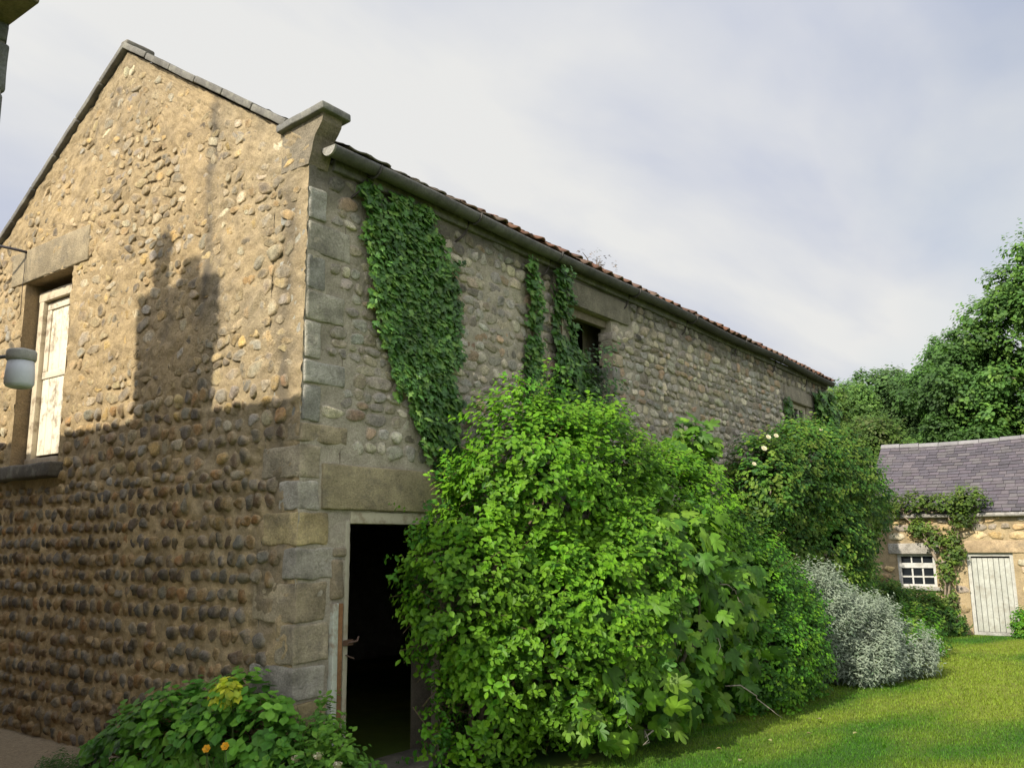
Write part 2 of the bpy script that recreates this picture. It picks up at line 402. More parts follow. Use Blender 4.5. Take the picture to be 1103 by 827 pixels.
# reveals + inner skins of the gable
Wd = .42
def ring(mb, a, b, c_, d, mapf, depth, flip, col, mi=1, sides='lrtb'):
    q = {'l': [(a, c_, 0), (a, d, 0), (a, d, -depth), (a, c_, -depth)], 'r': [(b, d, 0), (b, c_, 0), (b, c_, -depth), (b, d, -depth)],
         't': [(a, d, 0), (b, d, 0), (b, d, -depth), (a, d, -depth)], 'b': [(b, c_, 0), (a, c_, 0), (a, c_, -depth), (b, c_, -depth)]}
    for k in sides:
        mb.add(mapf(np.array(q[k])), [np.array([[0, 1, 2, 3]])], col, mi)
ring(mb, *W1, mapG, Wd, True, (.27, .2, .115))
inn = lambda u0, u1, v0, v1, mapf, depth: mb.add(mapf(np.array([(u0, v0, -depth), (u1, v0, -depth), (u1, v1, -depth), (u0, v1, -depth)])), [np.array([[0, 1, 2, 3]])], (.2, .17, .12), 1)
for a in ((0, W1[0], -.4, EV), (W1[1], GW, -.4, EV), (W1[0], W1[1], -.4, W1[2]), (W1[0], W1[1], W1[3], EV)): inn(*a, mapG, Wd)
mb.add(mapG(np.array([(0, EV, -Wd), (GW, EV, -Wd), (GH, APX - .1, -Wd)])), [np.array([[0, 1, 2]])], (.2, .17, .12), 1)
mb.build('gable_wall', [M_STONE, M_MORT], barn)

# long side wall
D1 = (.54, 1.74, -.45, 1.97); W2 = (3.93, 4.92, 3.25, 4.46); W3 = (11.58, 12.62, 3.55, 4.27)
def smort(q):
    u, v = q[:, 0], q[:, 1]
    c = np.tile(np.array([.37, .325, .25]), (len(q), 1)) * (1 + .22 * fbm(q * np.array([.8, 1.2, 1]), 12, 4))[:, None]
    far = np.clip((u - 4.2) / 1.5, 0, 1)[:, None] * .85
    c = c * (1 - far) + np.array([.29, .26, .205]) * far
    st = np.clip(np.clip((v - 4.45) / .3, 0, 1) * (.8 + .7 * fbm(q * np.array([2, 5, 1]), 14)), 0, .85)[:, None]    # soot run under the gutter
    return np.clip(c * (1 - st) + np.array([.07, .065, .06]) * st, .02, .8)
mb = MB()
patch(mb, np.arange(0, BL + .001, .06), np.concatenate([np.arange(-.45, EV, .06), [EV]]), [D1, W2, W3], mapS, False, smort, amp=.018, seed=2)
def keepS(u, v, w, h):
    for (a, b, c_, d) in (D1, W2, W3):
        if a - w / 2 - .02 < u < b + w / 2 + .02 and c_ - h / 2 - .02 < v < d + h / 2 + .02: return False
    if u - w * .42 < max(quoin_at(v - h * .3, 2), quoin_at(v + h * .3, 2)): return False
    if v < 1.95 and u < .5: return False
    if 0.1 < u < 2.08 and 1.9 < v < 2.42: return False
    if 3.6 < u < 5.4 and 4.4 < v: return False
    if 11.2 < u < 12.95 and 4.2 < v < 4.55: return False
    return v < EV - h / 2
def sidestones(u0, u1, hr, wr, jit, cover, prot, seed, rotj, p, mul=1., fl=.4):
    cs, hs, ro = course_layout(u0, u1, -.35, EV, hr, wr, jit, cover, keepS, rotj)
    cs = np.array(cs); n = len(cs)
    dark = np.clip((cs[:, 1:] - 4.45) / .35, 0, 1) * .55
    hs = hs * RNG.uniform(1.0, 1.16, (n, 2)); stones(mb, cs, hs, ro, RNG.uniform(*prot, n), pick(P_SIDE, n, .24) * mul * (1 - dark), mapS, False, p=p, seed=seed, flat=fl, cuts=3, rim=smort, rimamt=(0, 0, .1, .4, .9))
sidestones(.1, 2.2, (.07, .15), (.09, .28), .012, .99, (.006, .024), 7, .16, 2.7)
sidestones(2.2, 4.4, (.07, .14), (.09, .26), .012, .99, (.006, .026), 8, .16, 2.6)
sidestones(4.4, BL - .1, (.08, .15), (.11, .30), .014, .99, (.010, .036), 9, .10, 3.2)
for h in (D1, W2, W3): ring(mb, *h, mapS, .15, False, (.33, .29, .22))
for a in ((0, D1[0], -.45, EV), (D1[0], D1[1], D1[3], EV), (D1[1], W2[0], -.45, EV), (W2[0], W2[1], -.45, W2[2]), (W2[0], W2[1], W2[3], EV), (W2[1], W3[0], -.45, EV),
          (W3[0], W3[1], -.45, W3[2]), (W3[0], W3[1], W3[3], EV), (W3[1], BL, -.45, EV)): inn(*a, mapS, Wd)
mb.build('side_wall', [M_STONE, M_MORT], barn)

# the two hidden walls and the loft floor close the interior
mb = MB(); mapB = lambda V: np.c_[V[:, 0], GW + V[:, 2], V[:, 1]]
patch(mb, np.arange(0, BL + .01, .3), np.linspace(-.45, EV, 20), [], mapB, True, smort, seed=4, mi=0)
mb.build('back_wall', M_MORT, barn)
mb = MB(); mapE = lambda V: np.c_[BL + V[:, 2], V[:, 0], V[:, 1]]
patch(mb, np.arange(0, GW + .01, .2), np.linspace(-.45, EV, 20), [], mapE, False, smort, seed=5, mi=0)
mb.add(mapE(np.array([(0, EV, 0), (GW, EV, 0), (GH, APX - .1, 0)])), [np.array([[0, 1, 2]])], (.25, .22, .18), 0)
mb.build('end_gable_wall', M_MORT, barn)
mb = MB()
for k in range(40):
    mb.box((Wd + .02 + k * .335, Wd + .02, 2.36), (Wd + .02 + k * .335 + .33, GW - .05, 2.40), (.10, .075, .05))
mb.build('loft_floor', M_WOOD, barn, False)
mb = MB()
for k in range(9): mb.box((1.0 + k * 1.45, Wd, 2.22), (1.12 + k * 1.45, GW - .05, 2.355), (.09, .065, .04))
mb.build('floor_joists', M_WOOD, barn, False)

# quoins up the corner
qcol = [(.36, .34, .285), (.34, .325, .275), (.38, .35, .275), (.35, .335, .285), (.37, .34, .265), (.365, .335, .27)]
qlow = [(.38, .31, .20), (.34, .31, .25), (.41, .325, .17), (.35, .32, .26), (.38, .32, .22)]
for k, (z0, z1, sx, sy) in enumerate(QU):
    up = (z0 + z1) / 2 > 2.6; ox = .005 if not up else -.014; oy = .014
    mb = MB(); mb.block(((sx - ox) / 2, (sy - oy) / 2, (z0 + z1) / 2), ((sx + ox) / 2, (sy + oy) / 2, (z1 - z0) / 2 - rnd(.005, .013)), qcol[k * 5 % 6] if up else qlow[k % 5], 0, r=.016, n=16, amp=.016 if not up else .010, seed=k, cvar=.6, fr=7)
    mb.build('quoin', M_DRESS, barn)

def slab(name, lo, hi, col, m=M_DRESS, r=.015, n=9, amp=.006, seed=0, par=barn):
    lo = np.array(lo); hi = np.array(hi); b = MB(); b.block((lo + hi) / 2, (hi - lo) / 2, col, 0, r=r, n=n, amp=amp, seed=seed, cvar=.35)
    return b.build(name, m, par)
slab('lintel', (.225, -.035, 1.985), (1.98, .36, 2.345), (.33, .275, .165), seed=3, n=14)
slab('lintel', (3.62, -.03, 4.465), (5.36, .36, 4.76), (.22, .195, .15), seed=4)
slab('lintel', (11.3, -.03, 4.275), (12.9, .36, 4.52), (.26, .23, .18), seed=5)
slab('lintel', (-.018, 3.42, 4.665), (.3, 5.1, 5.06), (.33, .265, .165), seed=6, n=12)
slab('loft_sill', (-.13, 3.62, 2.42), (.22, 4.92, 2.575), (.10, .085, .065), M_SOOT, amp=.014, r=.03, seed=8, n=12)
slab('threshold', (.5, -.12, -.34), (1.8, .4, -.10), (.2, .18, .14), seed=9)
# stones squared against the door post
slab('jamb_stone', (.345, -.028, 1.285), (.478, .15, 1.60), (.25, .20, .13), amp=.012, r=.03, seed=10)
slab('jamb_stone', (.355, -.03, 1.615), (.50, .15, 1.685), (.29, .24, .16), amp=.008, r=.02, seed=11)
slab('jamb_stone', (1.745, -.03, -.3), (2.0, .2, .12), (.19, .165, .12), amp=.012, r=.03, seed=12)
slab('jamb_stone', (1.75, -.03, .13), (2.05, .2, .52), (.2, .17, .13), amp=.012, r=.03, seed=13)
# reveal quoins right of the eaves opening
zz = 3.2
for k in range(8):
    hh = rnd(.13, .18); dx = .16 if k % 2 else .24
    slab('jamb_stone', (W2[1] - .004, -.03, zz), (W2[1] + dx, .2, zz + hh - .012), pick(P_SIDE, 1, .1)[0] * .8, amp=.012, r=.025, n=5, seed=20 + k)
    zz += hh
    if zz > 4.3: break

# doorway frame
mb = MB(); mb.block((.380, -.012, .47), (.027, .03, .79), (.40, .41, .34), 0, r=.006, n=12, amp=.003, fr=9); mb.build('door_post', M_PAINT, barn)
mb = MB(); mb.block((.438, .0, .47), (.027, .03, .785), (.20, .10, .045), 0, r=.006, n=12, amp=.004, fr=9, cvar=.6); mb.build('door_post', M_WOOD, barn)
mb = MB(); mb.block((.515, .045, .80), (.024, .055, 1.10), (.34, .31, .23), 0, r=.006, n=12, amp=.002, fr=9); mb.build('door_post', M_PAINT, barn)
mb = MB(); mb.block((1.675, .02, .80), (.05, .055, 1.10), (.19, .16, .115), 0, r=.008, n=12, amp=.004, fr=9, cvar=.4); mb.build('door_post', M_WOOD, barn)
mb = MB(); mb.block((1.15, .045, 1.925), (.605, .05, .048), (.44, .40, .29), 0, r=.006, n=12, amp=.002); mb.build('door_head', M_PAINT, barn)
mb = MB(); mb.box((.47, -.035, .93), (.575, -.025, .975), (.09, .05, .03), ch=.003); mb.tube([(.52, -.03, .95), (.60, -.05, .96), (.625, -.04, .99)], .009, 6, (.08, .05, .035)); mb.build('latch', M_IRON, barn, False); mb = MB(); mb.tube([(.50, -.03, .86), (.57, -.05, .83)], .006, 6, (.08, .05, .035)); mb.build('bent_nail', M_IRON, barn, False)

# loft window with boarded shutter
win = MB()
fx = .15; fc = (.56, .48, .34)
def bx(mb, lo, hi, col, mi=0, amp=.0025, n=8): mb.block((np.array(lo) + np.array(hi)) / 2, (np.array(hi) - np.array(lo)) / 2, col, mi, r=.006, n=n, amp=amp, fr=8)
bx(win, (fx, W1[1] - .13, W1[2] + .02), (fx + .10, W1[1] - .03, W1[3] - .12), fc)
bx(win, (fx, W1[0] + .02, W1[2] + .02), (fx + .10, W1[0] + .12, W1[3] - .12), fc)
bx(win, (fx - .004, W1[0] + .01, W1[3] - .20), (fx + .104, W1[1] - .02, W1[3] - .09), fc)
frame = win.build('loft_frame', M_PAINT, barn)
sh = MB(); y0, y1 = W1[0] + .125, W1[1] - .135
for k in range(5):
    a = y0 + (y1 - y0) * k / 5
    bx(sh, (fx + .058, a + .003, W1[2] + .13), (fx + .085, a + (y1 - y0) / 5 - .003, 3.60), (.70, .64, .50))
    bx(sh, (fx + .066, a + .002, 3.62), (fx + .09, a + (y1 - y0) / 5 - .002, W1[3] - .23), (.70, .63, .48))
for (lo, hi) in (((fx + .045, y0, 3.565), (fx + .094, y1, 3.645)), ((fx + .048, y0, W1[3] - .30), (fx + .09, y1, W1[3] - .215)), ((fx + .048, y1 - .09, 3.65), (fx + .092, y1, W1[3] - .305)), ((fx + .048, y0, 3.65), (fx + .092, y0 + .08, W1[3] - .305))):
    bx(sh, lo, hi, (.62, .55, .42))
sh.build('loft_shutter', M_PAINT, barn)
mb = MB(); bx(mb, (fx - .02, W1[0] + .03, W1[2] + .005), (fx + .11, W1[1] - .04, W1[2] + .09), (.33, .27, .19), amp=.012); mb.build('loft_sill_board', M_WOOD, barn)

# openings of the long wall
mb = MB()
bx(mb, (W2[0] + .01, .06, W2[2]), (W2[0] + .10, .14, W2[3] - .004), (.20, .18, .14)); bx(mb, (W2[0] + .10, .062, W2[3] - .10), (W2[1] - .01, .138, W2[3] - .006), (.17, .14, .10))
mb.build('opening_frame', M_WOOD, barn)
mb = MB(); bx(mb, (W3[0] + .01, .05, W3[2]), (W3[0] + .09, .12, W3[3] - .005), (.40, .36, .28)); bx(mb, (W3[1] - .09, .05, W3[2]), (W3[1] - .01, .12, W3[3] - .005), (.40, .36, .28)); bx(mb, (W3[0] + .09, .052, W3[3] - .09), (W3[1] - .09, .118, W3[3] - .006), (.40, .36, .28))
for k in (1, 2): 
    xx = W3[0] + .09 + (W3[1] - W3[0] - .18) * k / 3; bx(mb, (xx - .02, .06, W3[2]), (xx + .02, .11, W3[3] - .09), (.36, .33, .27))
wf = mb.build('eaves_window', M_PAINT, barn)
mb = MB(); mb.box((W3[0] + .08, .085, W3[2]), (W3[1] - .08, .092, W3[3] - .08), (.02, .02, .02)); mb.build('window_pane', M_GLASS, barn)

# coping stones down the verge, kneeler, roof, gutter
def verge(side):
    a = math.atan(TAN); n = 6; L = (GH - .28) / math.cos(a)
    for k in range(n):
        l = L / n; s0 = k * l + .004; s1 = (k + 1) * l - .006 + (0 if k < n - 1 else .02)
        m = (s0 + s1) / 2
        yy = GH - side * m * math.cos(a); zz = APX + .045 - m * math.sin(a) + rnd(-.006, .006)
        ca, sa = math.cos(a * side), math.sin(a * side)
        rot = np.array([[1, 0, 0], [0, ca, -sa], [0, sa, ca]])
        b = MB(); b.block((.11, yy, zz), (.17, (s1 - s0) / 2, .032), (.15, .14, .12), 0, r=.012, n=8, amp=.006, seed=k + 40, rot=rot, cvar=.4); b.build('coping_stone', M_SOOT, barn)
verge(1); verge(-1)
b = MB(); b.block((.11, GH, APX + .06), (.165, .06, .035), (.16, .145, .12), 0, r=.02, n=5, amp=.006); b.build('coping_stone', M_SOOT, barn)
def kneeler(sg):
    f = lambda y: y if sg > 0 else GW - y
    b = MB(); lo, hi = sorted((f(-.21), f(.37)))
    a = R(5) * sg; rot = np.array([[1, 0, 0], [0, math.cos(a), math.sin(a)], [0, -math.sin(a), math.cos(a)]])
    b.block((.10, (lo + hi) / 2, 5.20), (.16, (hi - lo) / 2, .034), (.145, .14, .125), 0, r=.014, n=9, amp=.006, seed=51, rot=rot, cvar=.3); b.build('kneeler_cap', M_SOOT, barn)
    prof = [(.34, 5.165), (-.165, 5.185), (-.155, 5.12), (-.12, 5.07), (-.075, 5.02), (-.05, 4.96), (-.035, 4.89), (-.02, 4.84), (.0, 4.78), (.34, 4.78)]
    V = [(x_, f(p_[0]), p_[1]) for x_ in (-.008, .20) for p_ in prof]; m_ = len(prof)
    Fs = [np.array([list(range(m_))]) if sg > 0 else np.array([list(range(m_))[::-1]]), np.array([[m_ + q for q in range(m_)][::-1]]), np.array([[q, q + m_, (q + 1) % m_ + m_, (q + 1) % m_] for q in range(m_)])]
    b = MB(); b.add(V, Fs, (.24, .20, .14)); b.build('kneeler', M_DRESS, barn, False)
kneeler(1); kneeler(-1)

TW = .245; TR = .32
def pantiles(sg):
    b = MB(); a = math.atan(.615); eY, eZ = -.13, 4.925; L = (GH - eY) / math.cos(a); nr = int(L / TR) + 1; nc = int((BL + .1 - .26) / TW)
    seg = 8; t = np.linspace(0, 1, seg + 1)
    prof = np.where(t < .62, -.028 * np.sin(t / .62 * np.pi), .030 * np.sin((t - .62) / .38 * np.pi))
    for r_ in range(nr):
        for c_ in range(nc):
            x0 = .26 + c_ * TW; s0 = r_ * TR - rnd(0, .045); s1 = min(r_ * TR + TR + .06, L + .02); amp_ = .3 if x0 < 2.2 else rnd(.55, .9)
            lift = .036 + rnd(-.006, .020); tw = rnd(-.012, .012)
            age = min(1, max(0, (2.6 - x0) / 1.6)) * .8 + rnd(0, .25)
            base = np.array(random.choice([(.25, .115, .07), (.21, .10, .065), (.28, .135, .08), (.20, .105, .075), (.235, .145, .105)])) * rnd(.75, 1.1)
            col = base * (1 - min(age, .95)) + np.array([.115, .105, .08]) * min(age, .95)
            V = []
            for (s, li) in ((s0, lift), (s1, .004)):
                for k in range(seg + 1):
                    h = prof[k] * amp_ + li + .03 + tw * (t[k] - .5)
                    yy = eY + s * math.cos(a) - h * math.sin(a); zz = eZ + s * math.sin(a) + h * math.cos(a)
                    V.append((x0 + t[k] * (TW + .012), yy, zz))
            for k in range(seg + 1):
                h = prof[k] * amp_ + lift + .03 - .016 + tw * (t[k] - .5); V.append((x0 + t[k] * (TW + .012), eY + s0 * math.cos(a) - h * math.sin(a), eZ + s0 * math.sin(a) + h * math.cos(a)))
            for k in range(seg + 1):
                h = prof[k] * amp_ + .004 + .03 - .016; V.append((x0 + t[k] * (TW + .012), eY + s1 * math.cos(a) - h * math.sin(a), eZ + s1 * math.sin(a) + h * math.cos(a)))
            V = np.array(V)
            if sg < 0: V[:, 1] = GW - V[:, 1]
            q = seg + 1
            F = [[k, k + 1, q + k + 1, q + k] for k in range(seg)] + [[2 * q + k, 2 * q + k + 1, k + 1, k] for k in range(seg)] + [[3 * q + k, 3 * q + k + 1, 2 * q + k + 1, 2 * q + k] for k in range(seg)]
            F = np.array(F)
            if sg < 0: F = F[:, ::-1]
            b.add(V, [F], col)
    return b
roof = pantiles(1).build('roof', M_TILE, barn)
pantiles(-1).build('roof', M_TILE, barn)
b = MB()
for sg in (1, -1):
    f = (lambda y: y) if sg > 0 else (lambda y: GW - y)
    b.add([(.24, f(-.08), 4.88), (BL + .05, f(-.08), 4.88), (BL + .05, GH, 6.76), (.24, GH, 6.76)], [np.array([[0, 1, 2, 3]])], (.06, .05, .04))
b.build('roof_boarding', M_WOOD, barn, False)
b = MB()
for k in range(28):
    x0 = .3 + k * .49; th = np.linspace(0, np.pi, 9); ring_ = np.array([(0, .13 * math.cos(q), .11 * math.sin(q)) for q in th]); z0 = 6.80
    V = np.concatenate([ring_ + (x0, GH, z0), ring_ * .96 + (x0 + .5, GH, z0)]); b.add(V, [np.array([[q, q + 1, 9 + q + 1, 9 + q] for q in range(8)])], np.array((.27, .12, .07)) * rnd(.7, 1.1))
b.build('ridge_tiles', M_TILE, barn)

slab('eaves_plate', (.245, -.045, 4.80), (BL - .01, .30, 4.905), (.11, .105, .095), M_SOOT, n=60, seed=77)
# big half-round gutter
def gutter():
    b = MB(); gy, gz_, ro_, ri = -.13, 4.93, .078, .062
    xs_ = np.arange(.09, BL + .06, .12); th = np.linspace(np.pi, 2 * np.pi, 13)
    sag = lambda x_: 0.016 * math.sin(x_ * 1.3) - .010 * abs(math.sin(x_ * .86))
    rows = []
    for x_ in xs_:
        w = sag(x_); o_ = [(x_, gy + ro_ * math.cos(q), gz_ + ro_ * math.sin(q) + w) for q in th]; i_ = [(x_, gy + ri * math.cos(q), gz_ + ri * math.sin(q) + w) for q in th[::-1]]
        rows.append(o_ + i_)
    k = 26; V = np.array(rows).reshape(-1, 3); F = []
    for r_ in range(len(xs_) - 1):
        for q in range(k): F.append([r_ * k + q, r_ * k + (q + 1) % k, (r_ + 1) * k + (q + 1) % k, (r_ + 1) * k + q])
    cc = np.array([.118, .114, .108]) * (1 + .35 * fbm(V * np.array([2.5, 8, 8]), 3, 4))[:, None]
    fade = np.clip((V[:, :1] - 3) / 5, 0, 1) * .45; cc = cc * (1 - fade)
    b.add(V, [np.array(F)[:, ::-1]], cc)
    return b
M_GUT = surf('weathered_gutter', rough=.85, var=.35, nscale=9, vscale=50, bump=.4, bscale=60, tint2=(.05, .05, .05), tamt=.6, tscale=4)
gut = gutter().build('gutter', M_GUT, barn)
b = MB(); th = np.linspace(np.pi, 2 * np.pi, 13); disc = [(.088, -.13 + .079 * math.cos(q), 4.93 + .079 * math.sin(q)) for q in th]
V = disc + [(p_[0] + .02, p_[1], p_[2]) for p_ in disc]; b.add(V, [np.array([list(range(13))]), np.array([[13 + q for q in range(13)][::-1]]), np.array([[q + 1, q, q + 13, q + 14] for q in range(12)])], (.36, .34, .30)); b.build('gutter_end', M_DRESS, barn, False)
for k, xk in enumerate((.62, 2.02, 3.5, 5.35, 7.1, 9.0, 10.8, 12.6)):
    b = MB(); pts = [(xk, -.13 + .088 * math.cos(q), 4.925 + .088 * math.sin(q)) for q in np.linspace(np.pi * .98, np.pi * 2.02, 11)]
    b.tube(pts, .011, 6, (.06, .055, .05)); b.tube([(xk, -.05, 4.87), (xk - .02, -.03, 4.78), (xk - .10, -.05, 4.70), (xk - .16, .02, 4.62)], .011, 6, (.06, .05, .045)); b.build('gutter_bracket', M_IRON, barn)
# iron bar by the loft lintel with its loose wire
b = MB(); b.tube([(.05, 4.78, 5.03), (-.10, 4.79, 5.035), (-.35, 5.02, 5.10), (-.55, 5.35, 5.16)], .016, 7, (.05, .045, .05)); b.tube([(-.03, 4.79, 5.03), (-.035, 4.76, 4.85), (-.03, 4.78, 4.6), (-.03, 4.77, 4.3)], .004, 5, (.07, .06, .05)); b.build('iron_bar', M_IRON, barn)

# ================================================================== NEIGHBOURING HOUSE (left edge of the frame; throws the shadow on the gable)
HX0, HX1, HY0, HY1, HZ = -7.6, -2.5, -.36, 8.2, 4.62
house = thing('stone_house', 'grey stone house corner with projecting eaves course at the upper left edge', 'house', (-5, 4, -.12))
b = MB()
hc = lambda q: np.tile(np.array([.24, .22, .185]), (len(q), 1)) * (1 + .25 * fbm(q * 1.5, 21, 3))[:, None]
for (u0, u1, mp, fl) in ((HX0, HX1, lambda V: np.c_[V[:, 0], HY0 - V[:, 2], V[:, 1]], False), (HX0, HX1, lambda V: np.c_[V[:, 0], HY1 + V[:, 2], V[:, 1]], True),
                         (HY0, HY1, lambda V: np.c_[HX1 + V[:, 2], V[:, 0], V[:, 1]], False), (HY0, HY1, lambda V: np.c_[HX0 - V[:, 2], V[:, 0], V[:, 1]], True)):
    patch(b, np.arange(u0, u1 + .01, .15), np.linspace(-.4, HZ, 40), [], mp, fl, hc, seed=6, mi=1)
    cs, hs, ro = course_layout(u0 + .3, u1 - .3, -.3, HZ - .1, (.14, .24), (.2, .4), .01, .97, lambda u, v, w, h: v + h / 2 < HZ, .05)
    n = len(cs); stones(b, cs, hs, ro, RNG.uniform(.012, .03, n), pick(P_SIDE, n), mp, fl, p=3.2, seg=10, seed=11)
b.build('house_wall', [M_STONE, M_MORT], house)
zq = -.3; k = 0
while zq < HZ - .02:
    h = min(.30, HZ - zq); sx, sy = (.5, .28) if k % 2 else (.28, .5)
    b = MB(); b.block((HX1 - sx / 2 + .012 + (.012 if k % 2 else 0), HY0 + sy / 2 - .012, zq + h / 2), (sx / 2, sy / 2, h / 2 - .006), np.array([.20, .20, .20]) * rnd(.8, 1.15), 0, r=.02, n=6, amp=.006, seed=k + 70); b.build('quoin', M_DRESS, house)
    zq += h; k += 1
b = MB(); b.block(((HX0 + HX1) / 2, HY0 - .06, HZ + .05), ((HX1 - HX0) / 2 + .02, .27, .05), (.25, .20, .14), 0, r=.015, n=14, amp=.004); b.build('eaves_course', M_DRESS, house)
rz = HZ + .10; ry = (HX1 - HX0) / 2; ridge_z = rz + ry * .56; xm = (HX0 + HX1) / 2
b = MB(); rows = 14
e = [(HX0 - .05, HY0 - .33, rz), (HX1 + .03, HY0 - .33, rz), (HX1 + .03, HY1 + .1, rz), (HX0 - .05, HY1 + .1, rz), (xm, HY0 + ry, ridge_z), (xm, HY1 - ry, ridge_z)]
b.add(e, [np.array([[0, 1, 4]]), np.array([[1, 2, 5, 4]]), np.array([[2, 3, 5]]), np.array([[3, 0, 4, 5]]), np.array([[3, 2, 1, 0]])], (.16, .145, .15)); b.build('house_roof', M_SLATE, house, False)
b = MB(); b.block((xm, 1.99, 6.75), (.32, .60, .86), (.26, .21, .15), 0, r=.02, n=8, amp=.006); b.block((xm, 1.99, 7.57), (.37, .65, .06), (.24, .2, .15), 0, r=.02, n=8, amp=.006); ch = b.build('chimney', M_DRESS, house)
for (yy, hh) in ((2.27, .76), (1.80, .42)):
    b = MB(); b.lathe([(.0, 7.6), (.17, 7.6), (.15, 7.7), (.13, 7.6 + hh - .08), (.16, 7.6 + hh - .07), (.16, 7.6 + hh), (.11, 7.6 + hh), (.10, 7.7), (0, 7.7)], (xm, yy, 0), 16, (.33, .16, .09))
    o = b.build('chimney_pot', M_TILE, house)

# outdoor lamp reaching out from the house front
LX, LY, LZ = -1.55, 1.235, 3.02
LAMP_T = (LX, LY, LZ)
lamp = thing('outdoor_lamp', 'pale jar shaped outdoor lamp with grey cast cap hanging before the loft shutter', 'lamp', (LX, LY, LZ - .13))
LS = .66
b = MB(); b.lathe([(0, -.27), (.09, -.27), (.13, -.255), (.15, -.22), (.146, -.1), (.132, .05), (0, .05)], (0, 0, 0), 24, (.72, .75, .82)); o = b.build('lamp_jar', M_LAMP, None); 
b2 = MB(); b2.lathe([(0, .03), (.14, .03), (.152, .05), (.152, .13), (.14, .15), (.06, .17), (0, .175)], (0, 0, 0), 24, (.42, .41, .38)); o2 = b2.build('lamp_cap', M_CAP, None)
b3 = MB(); b3.tube([(-.02, .06, .10), (-.05, .16, .10), (-.10, .30, .10), (-.4, .50, .11), (-1.28, .52, .12)], .022, 8, (.2, .2, .2)); b3.box((-1.29, .43, .03), (-1.25, .61, .21), (.2, .2, .2), ch=.01); o3 = b3.build('lamp_arm', M_CAP, None)
for q in (o, o2, o3):
    q.parent = lamp; q.location = (0, 0, .13); q.scale = (LS, LS, LS)

# ================================================================== COTTAGE
CX, CG, CE = 17.0, -.32, 2.24
cot = thing('stone_cottage', 'low sunlit stone cottage with purple grey slate roof and pale plank door', 'cottage', (CX, -2.5, CG))
mapC = lambda V: np.c_[CX - V[:, 2], V[:, 0], V[:, 1]]
CY0, CY1 = -8.0, .12
CW = (-1.20, -.40, .67, 1.38); CD = (-2.72, -1.83, -.45, 1.40)
cm = lambda q: np.tile(np.array([.36, .275, .16]), (len(q), 1)) * (1 + .2 * fbm(q * 1.7, 31, 3))[:, None]
b = MB(); patch(b, np.arange(CY0, CY1 + .001, .07), np.linspace(-.6, CE, 45), [CW, CD], mapC, True, cm, seed=7)
def keepC(u, v, w, h):
    for (a, b_, c_, d) in ((CW[0], CW[1], CW[2] - .02, CW[3] + .02), (CW[0] - .1, CW[1] + .16, CW[3], CW[3] + .24), (CD[0], CD[1], CD[2], CD[3]), (-3.05, -1.72, 1.40, 1.66)):
        if a - w * .42 < u < b_ + w * .42 and c_ - h * .4 < v < d + h * .4: return False
    return v + h / 2 < CE and u + w / 2 < CY1 - .02
cs, hs, ro = course_layout(CY0, CY1, -.4, CE, (.12, .24), (.18, .42), .012, .96, keepC, .05)
n = len(cs); stones(b, cs, hs, ro, RNG.uniform(.016, .045, n), pick(P_COT, n), mapC, True, p=3.4, seg=12, seed=13, cuts=2, rim=cm, rimamt=(0, 0, .05, .3, .9))
for h in (CW, CD): ring(b, *h, mapC, .3, True, (.36, .29, .19))
b.box((CX + .3, CY0, -.6), (CX + .34, CY1, CE), (.1, .09, .08), 1)
b.build('cottage_wall', [M_STONE, M_MORT], cot)
b = MB(); hd = 2.3; e = [(CX, CY1, -.6), (CX + 2 * hd, CY1, -.6), (CX + 2 * hd, CY1, CE), (CX + hd, CY1, 3.98), (CX, CY1, CE)]
V = e + [(p_[0], CY0, p_[2]) for p_ in e]; b.add(V, [np.array([[0, 1, 2, 3, 4]]), np.array([[9, 8, 7, 6, 5]]), np.array([[1, 6, 7, 2]])], (.36, .29, .2)); b.build('cottage_gable', M_MORT, cot, False)
b = MB(); a = math.atan2(4.03 - CE, hd + .12); L = (hd + .12) / math.cos(a); nr = 23; rr = L / nr
for sg in (1, -1):
    for r_ in range(nr):
        yy = CY1 + .12
        while yy > CY0 - .1:
            w = rnd(.15, .27); s0 = r_ * rr - rnd(0, .02); s1 = s0 + rr + .05; l0 = .022 + rnd(0, .008); l1 = .003 + .004 * math.sin(yy)
            V = []
            for (s, h) in ((s0, l0), (s1, l1)):
                for y_ in (yy, yy - w + .006):
                    sag = -.035 * math.sin((y_ - CY1) / (CY0 - CY1) * math.pi * 3) * s / L
                    xx = CX - .12 + s * math.cos(a) - h * math.sin(a)
                    V.append((xx, y_, CE + .03 + s * math.sin(a) + h * math.cos(a) + sag))
            V += [(V[0][0] + .006, V[0][1], V[0][2] - .014), (V[1][0] + .006, V[1][1], V[1][2] - .014)]
            V = np.array(V)
            if sg < 0: V[:, 0] = 2 * (CX + hd) - V[:, 0]
            F = np.array([[0, 2, 3, 1], [4, 0, 1, 5]])
            if sg < 0: F = F[:, ::-1]
            base = np.array(random.choice([(.095, .08, .092), (.082, .072, .083), (.105, .09, .097), (.073, .065, .073), (.10, .09, .092)])) * rnd(.85, 1.15)
            if random.random() < .008: base = base * 1.5
            b.add(V, [F], base); yy -= w
b.build('slate_roof', M_SLATE, cot, False)
b = MB(); yy = CY1 + .12
while yy > CY0:
    th = np.linspace(-.3, np.pi + .3, 7); zc = 4.02 - .035 * math.sin((yy - CY1) / (CY0 - CY1) * math.pi * 3)
    r1 = np.array([(CX + hd + .12 * math.cos(q), yy, zc + .085 * math.sin(q)) for q in th]); V = np.concatenate([r1, r1 + (0, -.44, rnd(-.006, .006))]); b.add(V, [np.array([[q, q + 7, q + 8, q + 1] for q in range(6)])], np.array([.19, .18, .18]) * rnd(.85, 1.15)); yy -= .45
